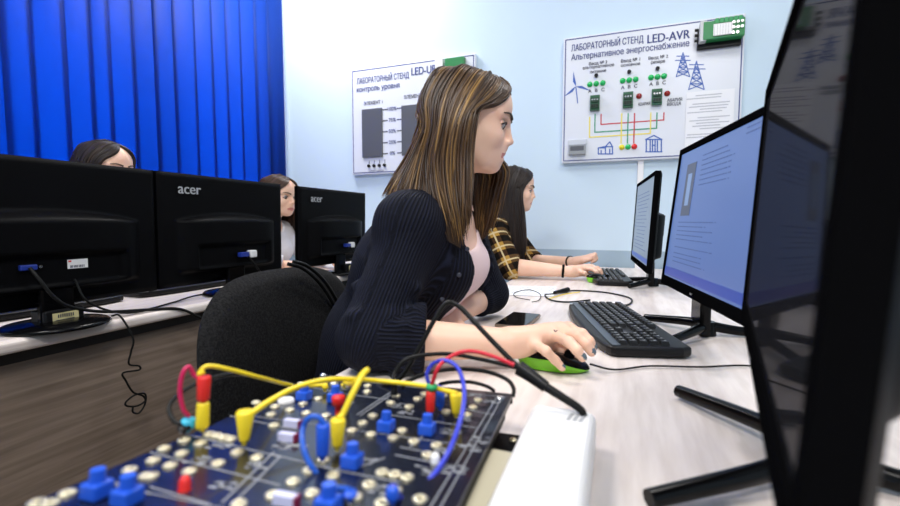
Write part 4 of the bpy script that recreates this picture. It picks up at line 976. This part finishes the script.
def hand_prims(Wr, mcps, chains, thumb, sc=1.0):
    pr = []; Wr = Vector(Wr)
    for m, r in zip(mcps, (.0112, .0122, .0126, .0120)): pr.append(cap(Wr.lerp(Vector(m), .12), m, .0165 * sc, r * sc, .016 * sc))
    for c, r in zip(chains, (.0080, .0090, .0096, .0092)): pr += finger(c, r * 1.08 * sc, r * .80 * sc)
    pr += [cap(thumb[0], thumb[1], .0155 * sc, .0120 * sc, .016 * sc), cap(thumb[1], thumb[2], .0118 * sc, .0104 * sc, .006 * sc), cap(thumb[2], thumb[3], .0102 * sc, .0084 * sc, .004 * sc)]
    return pr

SPINE = [((-.545, .88, .575), .106), ((-.500, .88, .74), .092), ((-.405, .88, .905), .102), ((-.366, .88, .992), .072)]
def torso(D, grow=0, bust=True):
    D = Vector(D); Q = [(D + Vector(p), r + grow) for p, r in SPINE]
    pr = [cap(a[0], c[0], a[1], c[1], .05, (1, .77)) for a, c in zip(Q, Q[1:])]
    pr += [cap(D + Vector((-.362, .735, .996)), D + Vector((-.362, 1.025, .996)), .046 + grow, .046 + grow, .05)]
    if bust: pr += [cap(D + Vector((-.345, .82, .925)), D + Vector((-.333, .82, .905)), .058 + grow, .062 + grow, .03), cap(D + Vector((-.345, .945, .925)), D + Vector((-.333, .945, .905)), .058 + grow, .062 + grow, .03)]
    return pr
def legs(D, grow=0):
    pr = []; D = Vector(D)
    for s in (-1, 1):
        h, k, a = D + Vector((-.53, .88 + s * .09, .535)), Vector((D.x - .13, D.y + .88 + s * .10, .52 + D.z * .5)), Vector((D.x - .17, D.y + .88 + s * .10, .10))
        pr += [cap(h, k, .078 + grow, .058 + grow, .04), cap(k, a, .054 + grow, .036 + grow, .02)]
    return pr
def neck(M, D): return [cap(M @ Vector((-.030, 0, -.045)), Vector(D) + Vector((-.355, .88, 1.015)), .050 * M.to_scale().x, .054, .03)]
def lohi(prims, pad_=.02):
    a = np.min([pbox(p, pad_)[0] for p in prims], 0); c = np.max([pbox(p, pad_)[1] for p in prims], 0); return a, c
def guides_interp(G, u):
    i = min(int(u), len(G) - 2); f = u - i; f = f * f * (3 - 2 * f); return G[i] * (1 - f) + G[i + 1] * f
def hair(parent, sides, material, n=420, rad=.0021, seed=1, spread=.006, gold=None, K=30):
    """Locks that follow guide curves from the parting; sides: lists of guide point lists."""
    rg = np.random.RandomState(seed); V, F, T = [], [], []; NS = 5
    sides = [[np.array([tuple(p) for p in spline(g, 8)]) for g in G] for G in sides]
    def resample(P, k):
        d = np.concatenate([[0], np.cumsum(np.linalg.norm(np.diff(P, axis=0), axis=1))]); t = np.linspace(0, d[-1], k)
        return np.stack([np.interp(t, d, P[:, i]) for i in range(3)], 1)
    for G in sides:
        G = [resample(g, K) for g in G]; m = len(G) - 1
        cen = np.mean([g[K // 4] for g in G], 0)
        for layer in range(n):
            under = layer < 60
            u = (layer + .5) / 60 * m if under else rg.uniform(0, m)
            P = guides_interp(G, u).copy(); tt = np.linspace(0, 1, K)[:, None]
            inward = (np.mean([g for g in G], 0) - P); inward /= np.maximum(np.linalg.norm(inward, axis=1, keepdims=True), 1e-5)
            dep = .0062 if under else abs(rg.normal(0, .0032))
            P += inward * dep
            if not under:
                off = rg.normal(0, 1, 3) * spread; P += off * (.12 + .88 * tt ** 1.3); w_ = rg.normal(0, 1, 3) * .0016; P += w_ * np.sin(tt * rg.uniform(5, 11) + rg.uniform(0, 6))
            end = K if under else int(K * rg.uniform(.86, 1.0)); P = P[:end]
            r = (.0058 if under else rad * rg.uniform(.6, 1.35))
            tone = .12 if under else np.clip(.40 + .12 * math.sin(u * 9 + seed) + rg.normal(0, .15), 0, 1)
            if gold is not None and not under: tone = np.clip(tone + gold(u / m) * rg.uniform(0, .8), 0, 1)
            tan = np.gradient(P, axis=0); tan /= np.maximum(np.linalg.norm(tan, axis=1, keepdims=True), 1e-6)
            x = np.cross(tan, np.array([.31, .2, .93])); x /= np.maximum(np.linalg.norm(x, axis=1, keepdims=True), 1e-6); y = np.cross(tan, x)
            q = np.linspace(0, 1, len(P)); rr_ = r * np.minimum(1, .45 + 4 * q) * np.minimum(1, (1 - q) * (3 if under else 7) + .12)
            o = len(V) and sum(len(v) for v in V) or 0
            ring_ = np.stack([P + (x * math.cos(2 * PI * i / NS) + y * math.sin(2 * PI * i / NS)) * rr_[:, None] for i in range(NS)], 1).reshape(-1, 3)
            V.append(ring_); T.append(np.full(len(ring_), tone)); k = len(P)
            j, i = np.meshgrid(np.arange(k - 1), np.arange(NS), indexing='ij'); i2 = (i + 1) % NS
            F.append(np.stack([o + j * NS + i, o + j * NS + i2, o + (j + 1) * NS + i2, o + (j + 1) * NS + i], -1).reshape(-1, 4))
    V = np.concatenate(V); F = np.concatenate(F); T = np.concatenate(T)
    me = bpy.data.meshes.new('hair'); me.from_pydata(V.tolist(), [], F.tolist()); me.materials.append(material)
    me.polygons.foreach_set('use_smooth', [True] * len(me.polygons))
    a = me.attributes.new('tone', 'FLOAT', 'POINT'); a.data.foreach_set('value', T.astype(np.float32)); me.update()
    return link('hair', me, parent)
def template(M, length=.30, wide=1.0):
    """Guide curves of long straight hair with a middle parting."""
    s = M.to_scale().x
    def side(y):
        g = [[(.064, y * .001, .104), (.086, y * .022, .084), (.083, y * .046, .058), (.064, y * .066, .034), (.046, y * .079, -.015)], [(.042, y * .001, .109), (.034, y * .048, .094), (.014, y * .084, .038), (.004, y * .092, -.045)],
             [(0, y * .001, .119), (-.018, y * .056, .098), (-.042, y * .084, .028), (-.048, y * .088, -.05)], [(-.04, y * .001, .110), (-.072, y * .047, .086), (-.092, y * .060, .02), (-.10, y * .058, -.06)], [(-.056, 0, .102), (-.092, 0, .062), (-.108, 0, 0), (-.112, 0, -.08)]]
        out = []
        for k, c in enumerate(g):
            W_ = [M @ Vector(p) for p in c]; l = W_[-1]; back = (0, .0, -.1, -.35, -.45)[k]; f = M.to_3x3().normalized() @ Vector((1, 0, 0)); sd = M.to_3x3().normalized() @ Vector((0, y, 0))
            for q in (.33, .66, 1.0): W_.append(l + Vector((0, 0, -length * q * (1 if k < 3 else .8))) + f * (back * length * q * .5 + (.02 * q if k < 2 else 0)) + sd * (.02 * q * wide if k < 4 else 0))
            out.append(W_)
        return out
    return [side(-1), side(1)]
def near_pts(C, pts): 
    d = np.min([np.linalg.norm(C - np.array(p), axis=1) for p in pts], 0); return d
M_btn = mat('dark_pearl_button', (.05, .055, .08), .25)

# ---- the girl in the navy cardigan
D0 = Vector((0, 0, 0))
nose = at(513.5, 142.5, y=.912); HM = head_matrix(nose, 17, 9, .95)
Wr = at(506, 343, z=.796)
mc = [at(530, 341, z=.799), at(549, 333, z=.811), at(561, 330, z=.815), at(568, 329, z=.812)]
ch = [[mc[0], at(546, 351, z=.795), at(555, 360, z=.778), at(562, 367.5, z=.7655)],
      [mc[1], at(569, 342, z=.8085), at(577, 350, z=.800), at(582.5, 357.5, z=.789)],
      [mc[2], at(577, 336, z=.812), at(586, 344, z=.802), at(591.5, 352, z=.7895)],
      [mc[3], at(582, 334, z=.811), at(589, 341, z=.802), at(593, 347.5, z=.791)]]
th = [Wr + Vector((.022, .016, -.010)), Wr + Vector((.060, .050, -.012)), Wr + Vector((.092, .052, -.020)), Wr + Vector((.115, .046, -.026))]
hp = hand_prims(Wr, mc, ch, th)
EL_R = Vector((-.385, .640, .806)); SH_R = Vector((-.352, .735, .982)); EL_L = Vector((-.315, 1.12, .812)); SH_L = Vector((-.362, 1.035, .982)); WR_L = Vector((-.352, .925, .786))
arm_r = [cap(EL_R, Wr, .040, .0245, .02)] + hp
mcl = [WR_L + Vector(p) for p in ((-.028, -.075, -.004), (-.012, -.082, .0), (.006, -.082, .0), (.022, -.075, -.003))]
chl = [[m, m + Vector((-.004, -.030, .002)), m + Vector((-.006, -.052, -.006)), m + Vector((-.006, -.068, -.014))] for m in mcl]
thl = [WR_L + Vector((.015, -.015, -.004)), WR_L + Vector((.042, -.048, -.006)), WR_L + Vector((.048, -.075, -.010)), WR_L + Vector((.046, -.098, -.013))]
arm_l = [cap(EL_L, WR_L, .036, .0235, .02)] + hand_prims(WR_L, mcl, chl, thl)
hpr, hsub, hlid = head_prims(HM)
core = torso(D0) + [cap(SH_R, EL_R, .038, .036, .03), cap(SH_L, EL_L, .038, .036, .03)] + legs(D0) + neck(HM, D0)
pieces = []
nk = neck(HM, D0); hl, hh = lohi(hpr, .005)
hb_lo, hb_hi = np.minimum(hl, [-.48, .78, 1.02]), np.maximum(hh, [-.2, .98, 1.2])
zcut = hb_lo[2]
V1 = surface(hpr + nk + torso(D0), hb_lo, hb_hi, .0026, sub=hsub)
pieces.append(V1)
a_, b_ = lohi(arm_r, .004); pieces.append(surface(arm_r + [cap(SH_R, EL_R, .038, .036, .03)], (-.42, a_[1], .752), (b_[0], b_[1], .86), .0023))
a_, b_ = lohi(arm_l, .004); pieces.append(surface(arm_l + [cap(SH_L, EL_L, .038, .036, .03)], (a_[0], a_[1], .752), (b_[0], b_[1], .87), .0032))
a_, b_ = lohi(core, .02); pieces.append(surface(core, a_, b_, .011))
pieces.append(surface(hlid, *lohi(hlid, .004), .0012, sub=[ell(HM @ Vector((.0865, y * .031, .0015)), (.0085, .0125, .0024), .002, HM.to_3x3().normalized()) for y in (-1, 1)]))
tips = [c[-1] for c in ch]
def body_mats(C):
    L = np.array([(HM.inverted() @ Vector(c)) for c in C[np.linalg.norm(C - np.array(nose), axis=1) < .08]]) if len(C) else np.zeros((0, 3))
    out = np.zeros(len(C), int); idx = np.where(np.linalg.norm(C - np.array(nose), axis=1) < .08)[0]
    m = (np.abs(L[:, 2] + .0557) < .0092 - .18 * np.abs(L[:, 1])) & (L[:, 0] > .086) & (np.abs(L[:, 1]) < .022); out[idx[m]] = 1
    for c in ch:
        tip, prev = np.array(c[-1]), np.array(c[-2]); ax_ = (tip - prev) / np.linalg.norm(tip - prev); up_ = np.array([0, 0, 1.0]) - ax_ * ax_[2]; up_ /= np.linalg.norm(up_)
        q = C - tip; al = q @ ax_; up2 = q @ up_
        out[(np.linalg.norm(q, axis=1) < .0135) & (al > -.005) & (up2 > .0022)] = 2
    return out
girl = surf_mesh('person', pieces, [M_skin, M_lip, M_nail], None, body_mats)
tag(girl, 'young woman in a navy cardigan and pink top with long brown hair', 'person')
eyes(HM, girl, .55)
MB().tube([at(554, 330, z=.8262), at(555.5, 331.5, z=.8262), at(557, 330.5, z=.8262)], .0009, n=6).build('tattoo', M_ink, girl)
# pink top
tp = torso(D0, .005); a_, b_ = lohi(tp, .01)
V = surface(tp, (a_[0], .74, .60), (b_[0], 1.02, 1.0), .006, sub=[ell((-.30, .885, 1.045), (.13, .085, .105), .01), ell((-.40, .885, 1.06), (.2, .075, .06), .01)])
surf_mesh('top', [V], M_pink, girl)
# cardigan: open front, sleeves to the forearm
g_ = .013
cuffR = EL_R.lerp(Wr, .42); cuffL = EL_L.lerp(WR_L, .36)
cd = torso(D0, g_) + [cap(SH_R + Vector((0, .010, .003)), EL_R, .055, .051, .03), cap(EL_R, cuffR, .051, .047, .02), cap(SH_L + Vector((0, -.02, .005)), EL_L, .056, .048, .03), cap(EL_L, cuffL, .047, .042, .02)]
nR, nL = (Wr - EL_R).normalized(), (WR_L - EL_L).normalized()
rs2 = random.Random(4)
for (A, B_) in ((SH_R, EL_R), (EL_R, cuffR)):                 # soft folds round the bent sleeve
    for k in range(7):
        p = A.lerp(B_, .12 + .13 * k); dvec = (B_ - A).normalized(); x_ = dvec.orthogonal().normalized(); x_.rotate(Quaternion(dvec, rs2.uniform(0, 6.28)))
        cd.append(cap(p + x_ * .054, p + dvec * .025 + dvec.cross(x_) * .055, .010, .008, .012))
opening = [ell((-.255, .890, 1.00), (.16, .076, .20), .006), ell((-.26, .885, .86), (.14, .066, .14), .006), ell((-.36, .885, 1.085), (.10, .072, .095), .006)]
cs = opening + [cylp(cuffR - nR * .002, cuffR + nR * .12, .075), cylp(cuffL - nL * .002, cuffL + nL * .12, .075)]
a_, b_ = lohi(cd, .012)
V = surface(cd, (a_[0], a_[1], .56), b_, .0052, sub=cs)
cardi = surf_mesh('cardigan', [V], M_cardi, girl)
co_ = V[0]; best = np.full(len(co_), 9.); rib = np.zeros(len(co_))
for A, B_, rr0 in ((SH_R, EL_R, .055), (EL_R, cuffR, .052), (SH_L, EL_L, .055), (EL_L, cuffL, .05), (Vector(SPINE[0][0]), Vector(SPINE[2][0]), .13), (Vector(SPINE[2][0]), Vector(SPINE[3][0]), .10)):
    A, B_ = np.array(A), np.array(B_); d_ = B_ - A; L_ = np.linalg.norm(d_); d_ /= L_; q_ = co_ - A; t_ = np.clip(q_ @ d_, 0, L_); w_ = q_ - t_[:, None] * d_
    x_ = np.cross(d_, [.05, 1, .02]); x_ /= np.linalg.norm(x_); y_ = np.cross(d_, x_); ds = np.linalg.norm(w_, axis=1) - rr0
    if rr0 > .09: y_ = y_ * .77
    m_ = ds < best; best[m_] = ds[m_]; rib[m_] = (np.arctan2(-(w_ @ x_), -(w_ @ y_)) * rr0)[m_]
cardi.data.attributes.new('rib', 'FLOAT', 'POINT').data.foreach_set('value', rib.astype(np.float32))
def on_surface(px, py, prims, t0=.6, t1=1.3):
    r = RT * ((px - 450) / FPX) + UPV * ((253 - py) / FPX) + FW
    ts = np.linspace(t0, t1, 1400); P = np.array([EYE + r * t for t in ts]); f = np.full(len(ts), 1.)
    for p in prims: f = np.minimum(f, pdist(p, P[:, 0], P[:, 1], P[:, 2]))
    k = np.argmax(f < .004); return Vector(P[k]) if f[k] < .004 else None
for px, py in ((467, 249), (459, 275), (442, 299)):
    p = on_surface(px, py, cd)
    if p is not None: MB().lathe(p, [(0, -.004), (.0042, -.003), (.0046, .001), (.0025, .0014), (0, .001)], n=16, axis=Vector((.55, -.8, .1))).build('button', M_btn, cardi)
surf_mesh('trousers', [surface(legs(D0, .008) + [cap((-.545, .80, .555), (-.545, .96, .555), .115, .115, .04)], (-.72, .62, .07), (-.02, 1.14, .66), .012)], M_jean, girl)
def shoes(D, parent):
    for s in (-1, 1):
        x, y = D.x - .17, D.y + .88 + s * .10
        surf_mesh('shoe', [surface([cap((x - .04, y, .045), (x + .02, y, .045), .040, .038, .02), cap((x + .02, y, .038), (x + .15, y, .032), .036, .030, .02)], (x - .12, y - .08, .002), (x + .22, y + .08, .12), .008)], M_shoe, parent)
shoes(D0, girl)
P = lambda x, y, z: HM @ Vector((x, y, z))
near = [[P(.064, -.001, .104), P(.086, -.022, .084), P(.084, -.046, .058), P(.064, -.064, .036), at(480, 108, y=.818), at(475, 126, y=.810), at(472.5, 150, y=.803), at(472, 176, y=.792), at(470, 205, y=.78), at(466, 236, y=.772)],
        [P(.042, -.001, .109), P(.034, -.046, .094), P(.014, -.080, .040), at(459, 128, y=.788), at(455, 160, y=.785), at(456, 190, y=.778), at(460, 222, y=.765), at(463, 250, y=.762)],
        [P(.0, -.001, .119), P(-.018, -.054, .098), P(-.040, -.082, .032), at(439, 130, y=.782), at(434, 160, y=.776), at(437, 190, y=.765), at(446, 220, y=.755), at(452, 244, y=.752)],
        [P(-.040, -.001, .110), P(-.072, -.045, .086), P(-.090, -.060, .025), at(425, 124, y=.80), at(417, 148, y=.792), at(407, 172, y=.775), at(399, 190, y=.755), at(394, 206, y=.742)],
        [P(-.056, 0, .102), P(-.088, -.02, .065), P(-.099, -.02, .012), at(422.5, 122, y=.835), at(414, 146, y=.832), at(403, 168, y=.825), at(391, 186, y=.81), at(382, 202, y=.80)]]
far = [[P(.064, .001, .104), P(.087, .022, .084), P(.084, .046, .058), P(.066, .064, .036), P(.050, .078, -.02), at(505, 168, y=.975), at(502, 190, y=.97), at(497, 212, y=.962), at(490, 236, y=.957)],
       [P(.042, .001, .109), P(.034, .048, .094), P(.012, .084, .038), P(.012, .092, -.04), at(490, 172, y=.985), at(489, 194, y=.98), at(486, 218, y=.97), at(482, 244, y=.96)],
       [P(.0, .001, .119), P(-.018, .056, .098), P(-.042, .084, .030), P(-.045, .090, -.04), at(465, 172, y=.965), at(465, 196, y=.962), at(469, 220, y=.955), at(473, 240, y=.95)],
       [P(-.040, .001, .110), P(-.072, .047, .086), P(-.092, .060, .020), P(-.098, .058, -.05), at(425, 165, y=.915), at(416, 185, y=.915), at(408, 200, y=.915), at(402, 215, y=.915)],
       [P(-.056, 0, .102), P(-.090, .02, .065), P(-.106, .01, .01), at(422, 122, y=.84), at(414, 146, y=.845), at(403, 168, y=.85), at(391, 186, y=.85), at(382, 202, y=.85)]]
hair(girl, [near, far], M_hair_brown, n=760, rad=.0016, seed=3, spread=.0055, gold=lambda u: .45 * math.exp(-((u - .33) / .10) ** 2) + .35 * math.exp(-((u - .85) / .08) ** 2) + (.15 if u < .05 else 0))

# ---- simpler figures
def figure(label, nose_, yaw, pitch, s, top_mat, top_name, arms_r, arms_l, hmat, hseed, hlen, sleeve=.45, extra=None, hn=330, h=.0042, spread=.006):
    n0 = Vector((-.199, .912, 1.147)); D = Vector(nose_) - n0; HM = head_matrix(nose_, yaw, pitch, s)
    pr, sb, lid = head_prims(HM); nk = neck(HM, D); hl, hh = lohi(pr, .006)
    pc = [surface(pr + nk + torso(D), np.minimum(hl, list(D + Vector((-.48, .78, 1.0)))), np.maximum(hh, list(D + Vector((-.2, .98, 1.15)))), .0034, sub=sb)]
    pc.append(surface(lid, *lohi(lid, .004), .0016, sub=[ell(HM @ Vector((.0865, y * .031, .0015)), (.0085, .0125, .0024), .002, HM.to_3x3().normalized()) for y in (-1, 1)]))
    SR, SL = D + Vector((-.362, .725, .982)), D + Vector((-.362, 1.035, .982))
    for S_, A in ((SR, arms_r), (SL, arms_l)):
        q = [cap(A['el'], A['wr'], .040, .0225, .02)] + A['hand']; a, c = lohi(q, .004); a[2] = max(a[2], .752); pc.append(surface(q, a, c, .0032))
    co = torso(D) + [cap(SR, arms_r['el'], .046, .040, .03), cap(SL, arms_l['el'], .046, .040, .03)] + legs(D); a, c = lohi(co, .02); a[2] = max(a[2], .03); pc.append(surface(co, a, c, .014))
    body = surf_mesh('person', pc, [M_skin, M_lip], None, lambda C: np.array([1 if (abs(l.z + .0557) < .0092 - .18 * abs(l.y) and l.x > .086 and abs(l.y) < .022) else 0 for l in (HM.inverted() @ Vector(c) for c in C)]))
    tag(body, label, 'person'); eyes(HM, body, .4)
    cl = torso(D, .013); cu = []
    for S_, A in ((SR, arms_r), (SL, arms_l)):
        k = A['el'].lerp(A['wr'], sleeve); n_ = (A['wr'] - A['el']).normalized(); cl += [cap(S_, A['el'], .062, .056, .03), cap(A['el'], k, .054, .048, .02)]; cu.append(cylp(k, k + n_ * .12, .07))
    a, c = lohi(cl, .012); a[2] = .55
    surf_mesh(top_name, [surface(cl, a, c, .008, sub=cu + [ell(D + Vector((-.33, .88, 1.07)), (.10, .068, .09), .006)])], top_mat, body)
    a, c = lohi(legs(D, .008), .012); a[2] = .07
    surf_mesh('trousers', [surface(legs(D, .008) + [cap(D + Vector((-.545, .80, .555)), D + Vector((-.545, .96, .555)), .115, .115, .04)], (a[0] - .14, a[1] - .05, .07), (c[0], c[1] + .05, .66), .014)], M_jean, body)
    shoes(D, body)
    hair(body, template(HM, hlen), hmat, n=hn, rad=.0026, seed=hseed, spread=spread)
    if extra: extra(body, D, HM)
    return D
def mouse_hand(w, sc=.95):
    w = Vector(w); o = Wr; f = lambda p: w + (Vector(p) - o) * sc
    return hand_prims(w, [f(p) for p in mc], [[f(p) for p in c] for c in ch], [f(p) for p in th], sc)
def flat_hand(w, ang, sc=.92, curl=1.0):
    w = Vector(w); R = RZ(ang); f = lambda x, y, z: w + R @ Vector((x, y, z)) * sc
    m = [f(.076, -.030, .004), f(.084, -.011, .008), f(.085, .009, .008), f(.078, .027, .004)]
    c = [[q, q + R @ Vector((.026, 0, .006 * curl)) * sc, q + R @ Vector((.046, 0, -.008 * curl)) * sc, q + R @ Vector((.058, 0, -.022 * curl)) * sc] for q in m]
    t_ = [f(.02, .014, 0), f(.055, .044, -.004), f(.082, .050, -.010), f(.10, .046, -.014)]
    return hand_prims(w, m, c, t_, sc)
# the girl in the checked shirt
w2 = at(569, 271.5, z=.787); e2r = at(511, 267, z=.800); w2l = at(575, 262, z=.812); e2l = at(532, 262, y=2.33)
def fist(w, sc=.9):
    w = Vector(w); f = lambda x, y, z: w + Vector((x, y, z)) * sc
    m = [f(.070, -.026, .022), f(.075, -.009, .030), f(.074, .009, .030), f(.068, .025, .024)]
    c = [[q, q + Vector((.022, -.004, .012)) * sc, q + Vector((.030, -.006, -.010)) * sc, q + Vector((.014, -.004, -.020)) * sc] for q in m]
    t_ = [f(.02, -.012, .004), f(.045, -.034, .010), f(.066, -.038, .016), f(.082, -.030, .020)]
    return hand_prims(w, m, c, t_, sc)
def bands(body, D, HM):
    for w, e, r in ((w2, e2r, .0245), (w2l, e2l, .0245)):
        p = Vector(w).lerp(Vector(e), .10); ax_ = (Vector(e) - Vector(w)).normalized()
        MB().lathe(p, [(r + .002, -.005), (r + .0045, -.002), (r + .0045, .002), (r + .002, .005)], n=20, axis=ax_).build('bracelet', M_blk2, body)
figure('young woman in a brown checked shirt with long dark hair typing by the back wall', at(535.5, 197, y=2.13), 12, 5, .98, M_plaid, 'checked_shirt',
       dict(el=Vector(e2r), wr=Vector(w2), hand=mouse_hand(w2)), dict(el=Vector(e2l), wr=Vector(w2l), hand=fist(w2l)), M_hair_dark, 5, .30, sleeve=.14, extra=bands, hn=420)
# the two behind the window side monitors
for lbl, px, py, xx, yaw, m_, tn, hm, sd, sc in (('dark haired person behind the leftmost monitor, only forehead and top of the head showing', 128, 178, -1.74, 8, M_dshirt, 'jumper', M_hair_dark, 8, .95), ('girl with chestnut hair in a white blouse, half hidden behind the middle monitor', 294, 203, -1.56, -6, M_wshirt, 'blouse', M_hair_chest, 9, .98)):
    ns = at(px, py, x=xx); yc = ns.y
    R_ = dict(el=Vector((xx - .12, yc - .25, .815)), wr=Vector((xx + .06, yc - .13, .785))); L_ = dict(el=Vector((xx - .12, yc + .25, .815)), wr=Vector((xx + .06, yc + .13, .785)))
    R_['hand'] = flat_hand(R_['wr'], 8); L_['hand'] = flat_hand(L_['wr'], -8)
    figure(lbl, ns, yaw, 6, sc, m_, tn, R_, L_, hm, sd, .16, sleeve=.9, hn=260)
chair(-.435 - .24, 2.08, 0, 'black office chair under the girl in the checked shirt')
bpy.context.view_layer.update()
